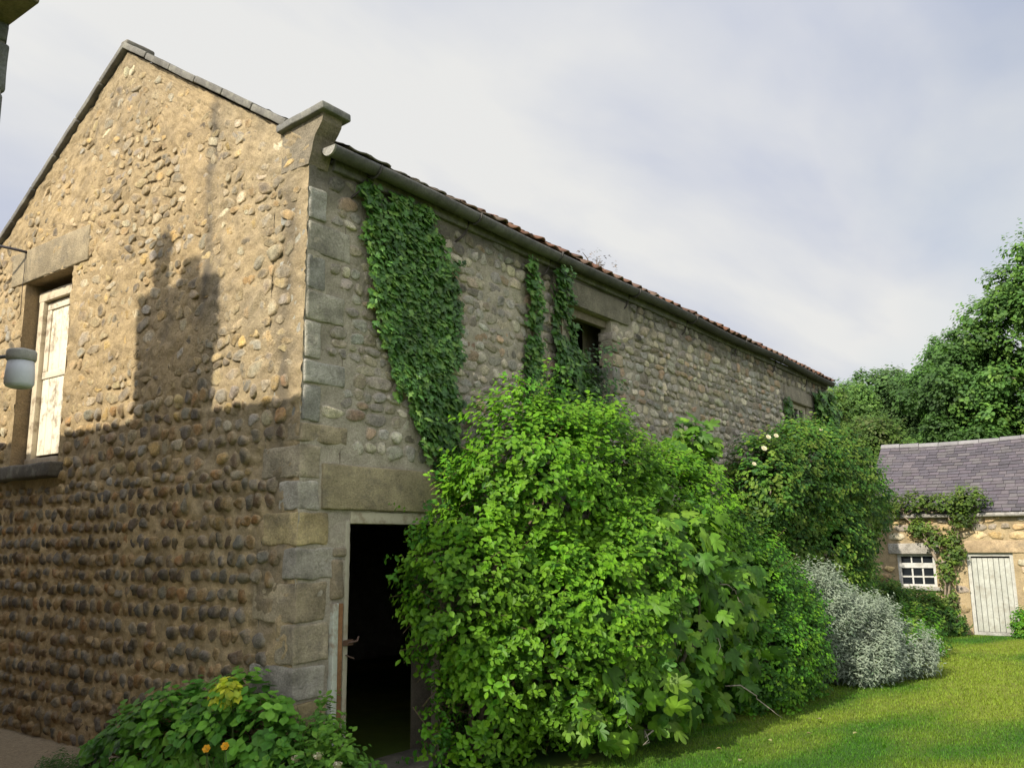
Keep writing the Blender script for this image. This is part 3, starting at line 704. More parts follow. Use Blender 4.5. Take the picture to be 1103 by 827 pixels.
b.build('ridge_stones', M_SLATE, cot)
b = MB(); b.tube([(CX - .11, CY1, CE - .02), (CX - .11, -3, CE - .035), (CX - .11, CY0, CE - .02)], .05, 10, (.30, .28, .25)); b.build('cottage_gutter', M_GUT, cot)
slab('cottage_lintel', (CX - .03, -1.30, 1.385), (CX + .25, -.24, 1.62), (.36, .33, .29), par=cot, seed=61)
slab('cottage_lintel', (CX - .025, -3.05, 1.405), (CX + .25, -1.72, 1.66), (.42, .31, .19), par=cot, seed=62)
slab('window_sill', (CX - .07, -1.27, .585), (CX + .25, -.33, .668), (.36, .34, .30), par=cot, seed=63)
# window
b = MB(); wc = (.50, .49, .46); wx = CX + .09; a0, a1, c0, c1 = CW
b.box((wx, a0, c0), (wx + .06, a0 + .07, c1), wc); b.box((wx, a1 - .07, c0), (wx + .06, a1, c1), wc); b.box((wx + .002, a0 + .07, c1 - .05), (wx + .058, a1 - .07, c1), wc); b.box((wx + .002, a0 + .07, c0), (wx + .058, a1 - .07, c0 + .05), wc)
b.box((wx - .012, a0 + .07, 1.075), (wx + .056, a1 - .07, 1.185), wc)
for k in (1, 2):
    yy = a0 + .07 + (a1 - a0 - .14) * k / 3; b.box((wx + .01, yy - .017, c0 + .05), (wx + .05, yy + .017, 1.073), wc); b.box((wx + .01, yy - .014, 1.187), (wx + .05, yy + .014, c1 - .05), wc)
b.box((wx + .012, a0 + .07, .865), (wx + .048, a1 - .07, .90), wc)
cw = b.build('cottage_window', M_PALE, cot, False)
b = MB(); b.box((wx + .026, a0 + .05, c0 + .03), (wx + .032, a1 - .05, c1 - .03), (.02, .02, .02)); g_ = b.build('window_pane', M_GLASS, cw, False); g_.parent = cw; g_.matrix_parent_inverse = Matrix.Identity(4)
# door
b = MB(); a0, a1, c0, c1 = CD; dc = (.38, .38, .335)
b.box((CX + .05, a0, c0), (CX + .13, a0 + .07, c1), (.42, .41, .37)); b.box((CX + .05, a1 - .07, c0), (CX + .13, a1, c1), (.42, .41, .37)); b.box((CX + .052, a0 + .07, c1 - .07), (CX + .128, a1 - .07, c1), (.42, .41, .37)); b.build('door_frame', M_PALE, cot, False)
b = MB()
for k in range(7):
    y0 = a0 + .075 + (a1 - a0 - .15) * k / 7; wdt = (a1 - a0 - .15) / 7; t_ = rnd(-.003, .003); b.block((CX + .10 + t_, y0 + wdt / 2, (CG + .07 + c1 - .11) / 2), (.014, wdt / 2 - .004, (c1 - .11 - CG - .07) / 2), np.array(dc) * rnd(.9, 1.06), 0, r=.004, n=6, amp=.001)
pd = b.build('plank_door', M_PALE, cot)
b = MB(); b.box((CX + .06, a0, CG - .1), (CX + .25, a1, CG + .065), (.36, .35, .32)); b.build('door_step', M_DRESS, cot, False)
# E: setting continues
# ================================================================== FOLIAGE
# leaf templates: along +y from the stalk, face up +z, width x
def T_oval(w=.30, cup=.05, droop=.06):
    V = np.array([(0, 0, 0), (w * .85, .28, cup), (w, .60, cup), (0, 1.0, -droop), (-w, .60, cup), (-w * .85, .28, cup)])
    return V, [np.array([[0, 1, 2, 3], [0, 3, 4, 5]])]
def T_lance(w=.12, droop=.10):
    V = np.array([(0, 0, 0), (w, .4, .02), (0, 1.0, -droop), (-w, .4, .02)])
    return V, [np.array([[0, 1, 2], [0, 2, 3]])]
def T_ivy():
    o = [(0, .0), (.30, -.12), (.52, .22), (.30, .40), (.40, .66), (.12, .70), (0, 1.0)]
    P = o + [(-x_, y_) for (x_, y_) in o[-2:0:-1]]
    V = np.array([(0, .32, .06)] + [(x_, y_, -.02 - .05 * abs(x_)) for (x_, y_) in P]); k = len(P)
    return V, [np.array([[0, 1 + q, 1 + (q + 1) % k] for q in range(k)])[:, ::-1]]
def T_fig():
    o = [(0, 0), (.16, -.10), (.34, -.02), (.46, .18), (.50, .36), (.34, .36), (.24, .40), (.36, .58), (.42, .76), (.34, .86), (.22, .74), (.14, .62), (.17, .82), (.12, .96), (0, 1.06)]
    P = o + [(-x_, y_) for (x_, y_) in o[-2:0:-1]]; k = len(P)
    V = np.array([(0, .38, .05)] + [(x_, y_, -.09 * (abs(x_) ** 1.2) * 2 - .10 * max(0, y_ - .5)) for (x_, y_) in P])
    return V, [np.array([[0, 1 + q, 1 + (q + 1) % k] for q in range(k)])[:, ::-1]]
def T_round():
    th = np.linspace(0, 2 * np.pi, 9, endpoint=False)
    V = np.array([(0, .5, -.05)] + [(.42 * math.sin(q), .5 - .5 * math.cos(q), .03) for q in th])
    return V, [np.array([[0, 1 + q, 1 + (q + 1) % 9] for q in range(9)])]

def frames(nrm, tan):
    z = unit(nrm); y = tan - (tan * z).sum(1, keepdims=True) * z; y = unit(y); x_ = np.cross(y, z)
    return np.stack([x_, y, z], -1)
def scatter(mb, T, pos, nrm, tan, size, col, mi=0):
    V0, Fs = T; M = frames(nrm, tan); k = len(V0); n = len(pos)
    V = np.einsum('nij,kj->nki', M, V0) * np.asarray(size).reshape(n, 1, 1) + pos[:, None]
    off = (np.arange(n) * k)[:, None, None]
    mb.add(V.reshape(-1, 3), [(F[None] + off).reshape(-1, F.shape[1]) for F in Fs], np.repeat(col, k, 0), mi)

def shell(blobs, n, depth=.3, rough=.16, seed=0, below=None, front=None, freq=2.2, thin=0.):
    """points and outward directions spread through the outer layer of a union of lumpy ellipsoids"""
    B = np.array(blobs, float); c = B[:, :3]; r = B[:, 3:6]
    w = (r[:, 0] * r[:, 1] + r[:, 1] * r[:, 2] + r[:, 0] * r[:, 2]); P = []; D = []; got = 0
    while got < n:
        m = int((n - got) * 1.8) + 200
        b = RNG.choice(len(B), m, p=w / w.sum()); d = unit(RNG.normal(size=(m, 3)))
        q = c[b] + d * r[b]
        lump = 1 + rough * fbm(q * freq, seed, 3) * 1.6
        t = lump * (1 - depth * RNG.random(m) ** 1.6)
        p = c[b] + d * r[b] * t[:, None]
        ok = np.ones(m, bool)
        for k in range(len(B)):
            e = (((p - c[k]) / r[k]) ** 2).sum(1); ok &= (b == k) | (e > (1 - depth) ** 2 * .9)
        ok &= p[:, 2] > gz(p[:, 0]) + .02
        if below is not None: ok &= below(p)
        if thin: ok &= fbm(p * 3.1, seed + 50, 2) > -thin
        nr = unit(d / r[b])
        P.append(p[ok]); D.append(nr[ok]); got += ok.sum()
    return np.concatenate(P)[:n], np.concatenate(D)[:n]

def leafcol(pal, n, P=None, seed=0, j=.16, clump=.22, cf=1.6):
    c = pick(pal, n, j)
    if P is not None: c = c * (1 + clump * 1.6 * fbm(P * cf, seed + 90, 2))[:, None]
    return np.clip(c, .004, .8)

def sprigs(mb, P, D, T, nl, length, lsize, pal, up=.45, spread=.9, seed=0, clump=.25, flat=0., tipcol=None, twig=None, jdir=.55, cf=1.6):
    """each point grows a short twig with nl leaves along it"""
    n = len(P)
    ax = unit(D + RNG.normal(0, jdir, (n, 3)) + np.array([0, 0, up])); L = length * RNG.uniform(.6, 1.3, n)
    cb = leafcol(pal, n, P, seed, .12, clump, cf)
    side = unit(np.cross(ax, unit(RNG.normal(size=(n, 3))))); oth = np.cross(ax, side)
    for k in range(nl):
        f = (k + .6) / nl; ang = k * 2.4 + RNG.uniform(0, .6, n)
        rad = np.cos(ang)[:, None] * side + np.sin(ang)[:, None] * oth
        pos = P + ax * (L * f)[:, None] * 1.0
        tan = unit(rad * spread + ax * (.25 + .8 * f) + RNG.normal(0, .2, (n, 3)))
        nr = unit(ax * (1 - .5 * f) + np.array([0, 0, .55]) + D * .5 + np.array([-.5, -.15, .15]) + RNG.normal(0, .3, (n, 3)))
        sz = lsize * RNG.uniform(.5, 1.35, n) * (1 - .3 * f)
        c = cb * RNG.uniform(.85, 1.15, (n, 1))
        if tipcol is not None: c = c * (1 - f * .8) + np.asarray(tipcol) * f * .8
        scatter(mb, T, pos, nr, tan, sz, np.clip(c, .004, .8))
    if twig is not None:
        for q in RNG.choice(n, min(n, twig), replace=False):
            mb.tube([P[q] - D[q] * .1, P[q] + ax[q] * L[q]], [.004, .002], 4, (.11, .08, .04), 1, False)

def limbs(name, base, tips, r0, r1, parent, col=(.13, .10, .065), mat=None, wob=.12, nseg=7, seed=0):
    b = MB()
    for q, t in enumerate(tips):
        base_ = np.array(base, float) + RNG.normal(0, r0 * .6, 3) * (1, 1, 0); t = np.array(t, float)
        f = np.linspace(0, 1, nseg)[:, None]
        mid = np.array([base_[0] * .6 + t[0] * .4, base_[1] * .6 + t[1] * .4, base_[2] * .35 + t[2] * .65])
        pts = (1 - f) ** 2 * base_ + 2 * f * (1 - f) * mid + f ** 2 * t
        pts[1:-1] += RNG.normal(0, wob, (nseg - 2, 3)) * np.linalg.norm(t - base_) * .25
        b.tube(pts, np.linspace(r0, r1, nseg), 7, np.array(col) * rnd(.8, 1.2))
    return b.build(name, mat or M_BARK, parent)

P_LIME = [(.07, .195, .006), (.09, .225, .008), (.05, .155, .008), (.12, .25, .012), (.036, .12, .008)]
P_FIG = [(.065, .155, .012), (.09, .195, .014), (.045, .12, .012), (.125, .23, .02)]
P_DEEP = [(.035, .075, .014), (.045, .09, .014), (.055, .10, .014), (.03, .065, .014)]
P_IVY = [(.06, .145, .026), (.08, .175, .03), (.042, .105, .022), (.11, .20, .036)]
P_ROSE = [(.045, .115, .016), (.06, .14, .014), (.09, .16, .018), (.03, .085, .016), (.11, .17, .022)]
P_SILV = [(.105, .15, .09), (.135, .175, .115), (.08, .12, .065), (.155, .19, .13)]
P_TREE = [(.065, .14, .026), (.08, .165, .026), (.05, .115, .024), (.10, .185, .03)]

wallfree = lambda p: p[:, 1] < -.07

# --- large light green shrub in front of the door and wall
sb = [(2.25, -.62, 2.15, .85, .55, .95), (1.62, -.55, 1.35, .78, .45, .80), (3.15, -.72, 2.05, 1.05, .62, 1.00), (2.35, -.80, .95, 1.05, .65, .95), (1.75, -.5, .45, .55, .35, .6),
      (4.1, -.80, 1.55, 1.10, .70, 1.20), (3.2, -1.0, 1.25, 1.1, .62, .95), (4.9, -.75, 1.75, .8, .6, .85), (5.4, -.75, 1.35, .8, .6, .75)]
shrub = thing('climbing_shrub', 'huge bright yellow green small leaved shrub spilling over the right side of the dark doorway', 'shrub', (2.2, -.5, -.14))
b = MB(); p, d = shell(sb, 8200, .30, .26, 3, lambda p: wallfree(p) & ~((p[:, 2] < 1.0) & (p[:, 0] > 2.9) & (p[:, 1] < -.9)) & ~((p[:, 2] < 1.55) & (p[:, 0] > 3.2) & (p[:, 1] < -1.05)), thin=.24)
sprigs(b, p, d, T_oval(.30), 7, .17, .073, P_LIME, up=.35, seed=3, clump=.45, twig=900, tipcol=(.115, .235, .010))
# trailing shoots hanging into the doorway and breaking the outline
for (x_, y_, z_, k_) in ((1.08, -.32, 1.72, 36), (1.04, -.28, 1.30, 30), (1.12, -.34, .9, 26), (1.28, -.35, .5, 26), (1.15, -.4, .15, 24), (2.1, -.6, 3.12, 30), (2.7, -.6, 3.1, 26), (1.35, -.4, 2.2, 26), (3.7, -.6, 3.0, 24), (4.6, -.7, 2.6, 20)):
    q = np.array([x_, y_, z_]) + RNG.normal(0, (.12, .06, .11), (k_, 3)); q[:, 1] = np.minimum(q[:, 1], -.08)
    sprigs(b, q, unit(RNG.normal(0, 1, (k_, 3)) * (1, .5, .7) + (-.4, -.5, .1)), T_oval(.30), 7, .16, .054, P_LIME, seed=5, twig=10)
b.build('foliage', [M_LEAF, M_BARK], shrub, False)
limbs('stem', (1.9, -.25, -.2), [(x_, y_, z_) for (x_, y_, z_, a_, b_, c_) in sb] + [(1.1, -.3, 1.3), (2.1, -.5, 2.9), (3.0, -.6, 2.7)], .035, .008, shrub)

# --- fig with big lobed leaves
fb = [(3.9, -1.20, .95, 1.05, .58, .95), (4.7, -1.22, .85, .95, .55, .95), (3.2, -1.15, .5, .85, .55, .65), (5.3, -1.1, 1.1, .7, .55, .8), (5.3, -.85, 2.72, .38, .28, .42), (3.6, -1.25, 1.6, .8, .5, .55), (2.5, -1.12, .40, .55, .42, .45), (2.9, -1.15, 1.15, .7, .5, .7)]
fig = thing('fig_tree', 'fig bush with large glossy lobed leaves growing out of the light green shrub', 'fig', (4.0, -.8, -.17))
b = MB(); p, d = shell(fb, 1350, .42, .2, 8, wallfree)
p2, d2 = shell([fb[4]], 120, .9, .2, 8, wallfree); p = np.concatenate([p, p2]); d = np.concatenate([d, d2]); n = len(p)
nr = unit(d * .65 + np.array([-.45, -.25, .5]) + RNG.normal(0, .42, (n, 3))); tan = unit(d * .5 + np.array([0, 0, -.55]) + RNG.normal(0, .5, (n, 3)))
scatter(b, T_fig(), p, nr, tan, RNG.uniform(.10, .22, n), leafcol(P_FIG, n, p, 8, .15, .2))
b.build('foliage', [M_FIG], fig, False)
limbs('branch', (4.0, -.85, -.2), [(3.2, -1.2, 1.9), (3.9, -1.4, 1.5), (4.6, -1.5, 1.2), (5.2, -1.3, 1.4), (5.45, -.85, 2.75), (3.4, -1.5, .7), (4.4, -1.6, .6), (2.8, -1.4, .6), (5.0, -1.2, 1.9), (4.1, -1.55, .9), (3.0, -1.45, 1.2)], .03, .007, fig, (.22, .19, .14))
for st, en in (((3.0, -1.3, .35), (2.55, -1.5, .30)), ((2.7, -1.2, .55), (2.45, -1.45, .12)), ((4.5, -1.5, .25), (4.9, -1.95, -.10)), ((3.9, -1.55, 1.0), (3.8, -1.72, .62)), ((2.9, -1.4, .1), (2.5, -1.55, .02)), ((4.2, -1.62, 1.35), (4.35, -1.75, 1.05))):
    st, en = np.array(st), np.array(en); b = MB(); f = np.linspace(0, 1, 7)[:, None]; pts = st + (en - st) * f + RNG.normal(0, .03, (7, 3)); b.tube(pts, np.linspace(.008, .003, 7), 5, (.30, .26, .20)); b.build('dead_twig', M_BARK, fig)

# --- darker end of the planting
eb = [(6.0, -.95, .95, .90, .70, 1.10), (6.9, -1.0, .72, .85, .72, .92), (6.5, -1.3, .35, .85, .62, .65), (5.6, -1.25, .35, .75, .6, .65), (7.5, -.9, .55, .55, .55, .7)]
end = thing('dense_shrub', 'dark green small leaved shrub at the right end of the big planting beside the lawn', 'shrub', (6.4, -.8, -.19))
b = MB(); p, d = shell(eb, 5200, .3, .18, 13, wallfree, thin=.5); sprigs(b, p, d, T_oval(.30), 7, .16, .06, P_LIME + [(.035, .10, .012), (.045, .12, .012)], seed=13, clump=.3, twig=200)
b.build('foliage', [M_LEAF, M_BARK], end, False)
limbs('stem', (6.4, -.7, -.2), [q[:3] for q in eb] + [(6.2, -.9, 1.3), (7.1, -.9, 1.0)], .03, .008, end)

# --- silver shrub
vb = [(8.05, -1.25, .52, .75, .6, .72), (8.65, -1.60, .25, .85, .62, .62), (9.25, -2.0, .02, .66, .50, .44), (8.3, -1.85, .02, .55, .4, .42)]
sil = thing('silver_shrub', 'mounded silver grey leaved shrub on the lawn edge', 'shrub', (8.4, -1.5, -.21))
b = MB(); p, d = shell(vb, 4600, .25, .26, 17, wallfree, freq=3.0, thin=.5)
sprigs(b, p, d, T_lance(.16, .05), 10, .20, .075, P_SILV, up=1.5, spread=.6, seed=17, clump=.2, tipcol=(.26, .30, .22), jdir=.4)
b.build('foliage', [M_SILVER], sil, False)
limbs('stem', (8.3, -1.4, -.22), [q[:3] for q in vb], .02, .008, sil)

# --- climbing rose
rb = [(8.75, -.55, 2.50, .85, .5, .70), (9.9, -.65, 2.75, 1.2, .6, .85), (11.1, -.72, 2.65, 1.25, .62, 1.0), (12.25, -.75, 2.45, 1.15, .6, .95), (10.7, -.75, 1.6, 1.1, .6, .9), (11.6, -.65, 1.15, .95, .5, 1.0), (9.4, -.5, 1.7, .7, .42, .7), (10.9, -.65, .5, .9, .5, .7)]
rose = thing('climbing_rose', 'tall climbing rose with a few cream flowers against the far end of the barn wall', 'rose', (10.5, -.6, -.24))
b = MB(); p, d = shell(rb, 7800, .30, .2, 23, wallfree, thin=.42); sprigs(b, p, d, T_oval(.30), 7, .22, .085, P_ROSE, up=.3, seed=23, clump=.32, twig=200, cf=1.1)
b.build('foliage', [M_LEAF, M_BARK], rose, False)
limbs('stem', (10.2, -.45, -.2), [q[:3] for q in rb[:6]] + [(9.2, -.4, 2.2), (8.5, -.4, 2.6)], .04, .01, rose, (.20, .17, .12))
def flower(name, c, r, col, parent, k=9, mid=(.45, .32, .08), look=(-.6, -.6, .5)):
    b = MB(); c = np.array(c, float); lk = unit(np.array(look, float))
    for ringk, (sc, tl) in enumerate(((1., .35), (.7, .9))):
        m = k if ringk == 0 else max(4, k - 3); a_ = np.arange(m) * 6.283 / m + ringk * .4
        s1 = unit(np.cross(lk, [0.1, .2, 1])); s2 = np.cross(lk, s1)
        rad = np.cos(a_)[:, None] * s1 + np.sin(a_)[:, None] * s2
        scatter(b, T_round(), np.tile(c, (m, 1)), unit(lk - rad * tl * .6), unit(rad + lk * tl), np.full(m, r * sc), np.tile(col, (m, 1)) * RNG.uniform(.92, 1.05, (m, 1)))
    b.lathe([(0, -.2 * r), (.2 * r, -.1 * r), (.16 * r, .16 * r), (0, .22 * r)], c + lk * r * .12, 8, mid)
    return b.build(name, M_PETAL, parent)
for (x_, y_, z_) in ((8.02, -.85, 3.22), (8.35, -.85, 3.27), (7.78, -.70, 2.82), (7.95, -.80, 3.05), (10.1, -1.0, 3.52), (10.7, -1.12, 3.38), (10.35, -1.2, 2.9), (11.9, -1.3, 3.0), (11.3, -1.35, 2.45)):
    flower('rose_flower', (x_ + .03, y_ + .04, z_ - .02), rnd(.032, .048), (.62, .57, .40), rose, 7, (.55, .46, .25))

# --- ivy pressed to the barn wall, leaf by leaf
def ivy(label, poly, n, size, stems, seed, bulge=.10, pal=P_IVY, gap=-.55, extra=None):
    poly = np.array(poly, float); lo, hi = poly.min(0), poly.max(0); P = []; got = 0
    while got < n:
        q = RNG.uniform(lo, hi, (n, 2)); q2 = q + np.c_[fbm(np.c_[q * 4, q[:, 0] * 0], seed), fbm(np.c_[q * 4, q[:, 0] * 0 + 7], seed)] * .13 + RNG.normal(0, .028, (n, 2))
        ins = np.zeros(n, bool); j = len(poly) - 1
        for i_ in range(len(poly)):
            a_, b_ = poly[i_], poly[j]
            ins ^= ((a_[1] > q2[:, 1]) != (b_[1] > q2[:, 1])) & (q2[:, 0] < (b_[0] - a_[0]) * (q2[:, 1] - a_[1]) / (b_[1] - a_[1] + 1e-12) + a_[0]); j = i_
        ins &= fbm(np.c_[q * 3.2, q[:, 0] * 0 + 3], seed + 2, 2) > gap
        P.append(q[ins]); got += ins.sum()
    P = np.concatenate(P)[:n]
    h = .04 + bulge * RNG.random(n) * (.55 + .6 * fbm(np.c_[P * 2.2, P[:, 0] * 0], seed + 4))
    pos = np.c_[P[:, 0], -h, P[:, 1]]
    t = thing('ivy', label, 'ivy', (float(P[:, 0].mean()), -.02, float(P[:, 1].min())), 'ivy on the barn wall')
    b = MB()
    nr = unit(np.array([-.05, -1, .45]) + RNG.normal(0, .33, (n, 3))); tan = unit(np.array([0, -.12, -1.0]) + RNG.normal(0, .5, (n, 3)))
    scatter(b, T_ivy(), pos, nr, tan, size * RNG.uniform(.55, 1.25, n), leafcol(pal, n, pos, seed, .2, .3, 2.5))
    if extra: extra(b)
    b.build('foliage', [M_IVY], t, False)
    b = MB()
    for s in stems:
        s = np.array(s, float); m = len(s) * 5; f = np.linspace(0, len(s) - 1, m); pts = np.c_[np.interp(f, range(len(s)), s[:, 0]), np.full(m, -.03), np.interp(f, range(len(s)), s[:, 1])]; pts[:, 0] += .02 * np.sin(f * 5); b.tube(pts, np.linspace(.016, .005, m), 6, (.14, .10, .07))
    b.build('stem', M_BARK, t); return t
ivy('big dark green ivy hanging down the barn wall from the gutter to the door lintel', [(.50, 4.80), (.66, 4.82), (.78, 4.45), (.84, 4.80), (1.52, 4.84), (1.56, 4.45), (1.70, 4.38), (1.86, 4.42), (1.86, 3.9), (1.84, 3.2), (1.85, 2.7), (1.95, 2.3), (1.8, 2.1), (1.62, 2.25), (1.36, 2.55), (1.12, 3.0), (.88, 3.4), (.76, 3.8), (.62, 4.2)], 5000, .070, [[(1.75, 2.2), (1.5, 3.0), (1.3, 3.9), (1.2, 4.75)], [(1.7, 2.4), (1.75, 3.3), (1.8, 4.2)], [(1.5, 2.8), (1.1, 3.6), (.65, 4.6)]], 3, gap=-.85)
ivy('narrow strip of dark ivy between the big ivy and the eaves opening', [(3.02, 4.82), (3.16, 4.80), (3.22, 4.3), (3.30, 3.6), (3.32, 3.0), (3.0, 2.9), (2.96, 3.5), (3.02, 4.2)], 900, .07, [[(3.2, 2.9), (3.15, 3.8), (3.1, 4.7)]], 5)
def tuft(b):
    q = np.array([4.2, -.14, 3.5]) + RNG.normal(0, (.2, .07, .22), (60, 3)); q[:, 1] = np.minimum(q[:, 1], -.06)
    sprigs(b, q, np.tile((.2, -.8, .1), (60, 1)), T_oval(.3), 7, .2, .07, [(.03, .075, .016), (.04, .09, .016)], seed=4)
ivy('bushy dark ivy climbing the left side of the eaves opening', [(3.54, 4.80), (3.76, 4.82), (3.84, 4.5), (3.92, 4.2), (4.06, 3.95), (4.32, 3.6), (4.5, 3.1), (4.2, 2.8), (3.45, 2.8), (3.46, 3.4), (3.50, 4.0)], 2100, .075, [[(3.8, 2.8), (3.75, 3.8), (3.65, 4.7)], [(4.1, 2.8), (4.2, 3.7)]], 7, bulge=.22, extra=tuft)
ivy('dark ivy mass under the eaves at the far right end of the barn', [(12.85, 4.62), (13.9, 4.75), (14.0, 3.9), (14.0, 2.9), (12.6, 2.8), (12.75, 3.5)], 1700, .12, [[(13.3, 2.8), (13.2, 4.5)]], 9, bulge=.35)
ivy('thin dark ivy on the left side of the small eaves window', [(11.1, 4.3), (11.5, 4.25), (11.62, 3.8), (11.6, 3.2), (11.1, 3.2)], 260, .10, [[(11.6, 3.0), (11.6, 4.2)]], 10, bulge=.14)

# --- vine on the cottage
vt = thing('cottage_vine', 'woody vine trained up the cottage wall between window and door and along its gutter', 'vine', (16.85, -1.45, -.31))
b = MB(); stems = [[(-1.42, -.3), (-1.40, .5), (-1.52, 1.2), (-1.75, 2.0), (-1.95, 2.45)], [(-1.36, -.3), (-1.36, .7), (-1.25, 1.4), (-.9, 2.0), (-.6, 2.32)], [(-1.45, .9), (-1.1, 1.6), (-.75, 1.95)], [(-.4, 2.30), (-.9, 2.42), (-1.3, 2.28), (-1.8, 2.45), (-2.2, 2.36)], [(-.55, 2.45), (-.7, 2.25), (-1.1, 2.5), (-1.45, 2.3)], [(-1.5, 1.3), (-1.7, 1.7), (-1.6, 2.2)]]
for s in stems:
    s = np.array(s); m = len(s) * 6; f = np.linspace(0, len(s) - 1, m); pts = np.c_[np.full(m, 16.86) + RNG.normal(0, .012, m), np.interp(f, range(len(s)), s[:, 0]), np.interp(f, range(len(s)), s[:, 1])]
    pts[:, 1] += .03 * np.sin(f * 4); b.tube(pts, np.linspace(.034, .012, m), 6, (.24, .19, .14))
b.build('stem', M_BARK, vt)
vinb = [(16.78, -2.05, 2.55, .2, .34, .26), (16.8, -1.5, 2.48, .16, .35, .16), (16.8, -.95, 2.52, .16, .32, .18), (16.8, -.45, 2.48, .18, .3, .18), (16.84, -1.85, 2.12, .12, .2, .25), (16.86, -1.62, 1.55, .1, .18, .4), (16.86, -1.45, 1.0, .1, .14, .35), (16.86, -.95, 1.95, .1, .22, .18), (16.85, -1.25, 1.7, .1, .16, .22), (16.86, -1.42, .35, .1, .13, .3)]
b = MB(); p, d = shell(vinb, 900, .6, .3, 33); sprigs(b, p, d, T_oval(.32), 5, .13, .085, [(.075, .125, .018), (.10, .15, .022), (.06, .105, .02)], seed=33)
b.build('foliage', [M_LEAF, M_BARK], vt, False)

# low shrubs at the foot of the cottage
def bush(name, label, blobs, n, pal, lsize, seed, T=None, ln=.16, up=.35, loc=None, tip=None, cat='shrub'):
    c = blobs[0]; t = thing(name, label, cat, loc or (c[0], c[1], float(gz(c[0]))))
    b = MB(); p, d = shell(blobs, n, .35, .2, seed, None, thin=.5); sprigs(b, p, d, T or T_oval(.28), 7, ln, lsize, pal, up=up, seed=seed, clump=.3, tipcol=tip)
    b.build('foliage', [M_LEAF, M_BARK], t, False); limbs('stem', (c[0], c[1], float(gz(c[0])) - .03), [q[:3] for q in blobs], .018, .006, t); return t
bush('green_shrub', 'loose mid green shrub below the cottage window', [(15.9, -.55, .05, .6, .55, .65), (16.3, -.95, .0, .45, .4, .5), (15.4, -.35, .3, .6, .5, .6)], 1500, P_ROSE, .085, 41)
bush('green_shrub', 'low leafy clump at the foot of the vine left of the cottage door', [(16.55, -1.4, -.12, .3, .35, .36), (16.65, -1.05, .15, .25, .25, .4)], 520, P_DEEP + P_ROSE, .08, 42)
bush('green_shrub', 'small bright green plant right of the cottage door', [(16.7, -2.86, -.12, .22, .2, .34)], 240, P_LIME, .07, 43)
bush('green_shrub', 'fresh green tuft between the silver shrub and the cottage', [(11.6, -1.75, -.05, .55, .4, .38), (12.4, -1.55, .1, .6, .5, .45)], 650, P_LIME + P_ROSE, .07, 44)

# --- foreground bed by the gable
fg = thing('leafy_perennial', 'round leaved green perennial clump against the foot of the gable', 'plant', (-.25, .9, -.12))
b = MB(); p, d = shell([(-.30, 1.45, .06, .28, .50, .36), (-.32, .75, .22, .30, .55, .42), (-.28, .22, .30, .28, .42, .50), (-.25, -.15, .15, .25, .3, .38), (-.34, 1.1, .15, .3, .4, .4)], 620, .4, .18, 51)
sprigs(b, p, d, T_oval(.40, .03, .08), 6, .10, .095, [(.075, .20, .02), (.10, .24, .022), (.055, .155, .018), (.125, .27, .03)], up=.9, seed=51, clump=.2, twig=60)
b.build('foliage', [M_LEAF, M_BARK], fg, False)
eu = thing('spurge', 'yellow green spurge head rising from the perennial clump', 'plant', (-.38, .17, -.12))
b = MB(); hd_ = np.array([-.46, .13, .74])
for (c_, n_, s_) in ((hd_, 60, .065), (hd_ + (-.02, -.07, -.03), 40, .06), (hd_ + (.0, .08, -.04), 40, .06), (hd_ + (-.03, .02, -.09), 30, .06)):
    v = unit(RNG.normal(size=(n_, 3)) * (1, 1, .6) + (-.1, -.1, .25)); q = c_ + v * .055
    scatter(b, T_oval(.36, .03, .03), q, unit(v * .7 + (-.2, -.15, .6)), unit(v * (1, 1, .3) + RNG.normal(0, .2, (n_, 3))), np.full(n_, s_) * RNG.uniform(.7, 1.1, n_), pick([(.38, .43, .02), (.46, .48, .03), (.28, .36, .03)], n_, .1))
b.build('flower_head', [M_LEAF], eu, False)
b = MB(); b.tube([(-.36, .18, -.14), (-.38, .16, .3), (-.41, .13, .70)], [.010, .009, .007], 6, (.08, .13, .03)); b.build('stem', M_LEAF, eu)
for k, (x_, y_, z_, lab) in enumerate(((-.66, .06, .37, 'left of the two orange yellow poppies in front of the perennial clump'), (-.66, -.14, .41, 'right of the two orange yellow poppies, slightly higher, by the sword leaves'))):
    po = thing('poppy', lab, 'flower', (x_ + .05, y_, -.12), 'yellow poppies in the bed'); flower('petals', (x_, y_, z_), .030, (.72, .36, .02), po, 6, (.5, .4, .05), (-.8, -.5, .6))
    b = MB(); b.tube([(x_ + .05, y_, -.14), (x_ + .05, y_ + .02, .15), (x_, y_, z_)], .0035, 5, (.07, .12, .03)); b.build('stem', M_LEAF, po)
def swords(label, c, n, h, seed, spread=.10):
    t = thing('sword_leaves', label, 'plant', c); b = MB()
    for k in range(n):
        a_ = rnd(0, 6.28); hh = h * rnd(.55, 1.05); lean = rnd(.05, .35); base = np.array(c) + (rnd(-spread, spread), rnd(-spread, spread), -.02); dr = np.array([math.cos(a_), math.sin(a_), 0]); pr = np.array([-dr[1], dr[0], 0]); V = []
        for f in np.linspace(0, 1, 7):
            w = .013 * (1 - f ** 2.2) + .0005; q = base + dr * lean * hh * f ** 2 + np.array([0, 0, hh * (f - .12 * f ** 3)]); V += [q - pr * w, q + dr * .004, q + pr * w]
        b.add(V, [np.array([[i_ * 3 + j_, i_ * 3 + j_ + 1, i_ * 3 + j_ + 4, i_ * 3 + j_ + 3] for i_ in range(6) for j_ in (0, 1)])], pick([(.06, .12, .025), (.08, .15, .03), (.13, .15, .05)], 1)[0])
    b.build('foliage', [M_LEAF], t, False)
swords('sword shaped leaves behind the yellow poppies', (-.55, .10, -.12), 16, .62, 1)
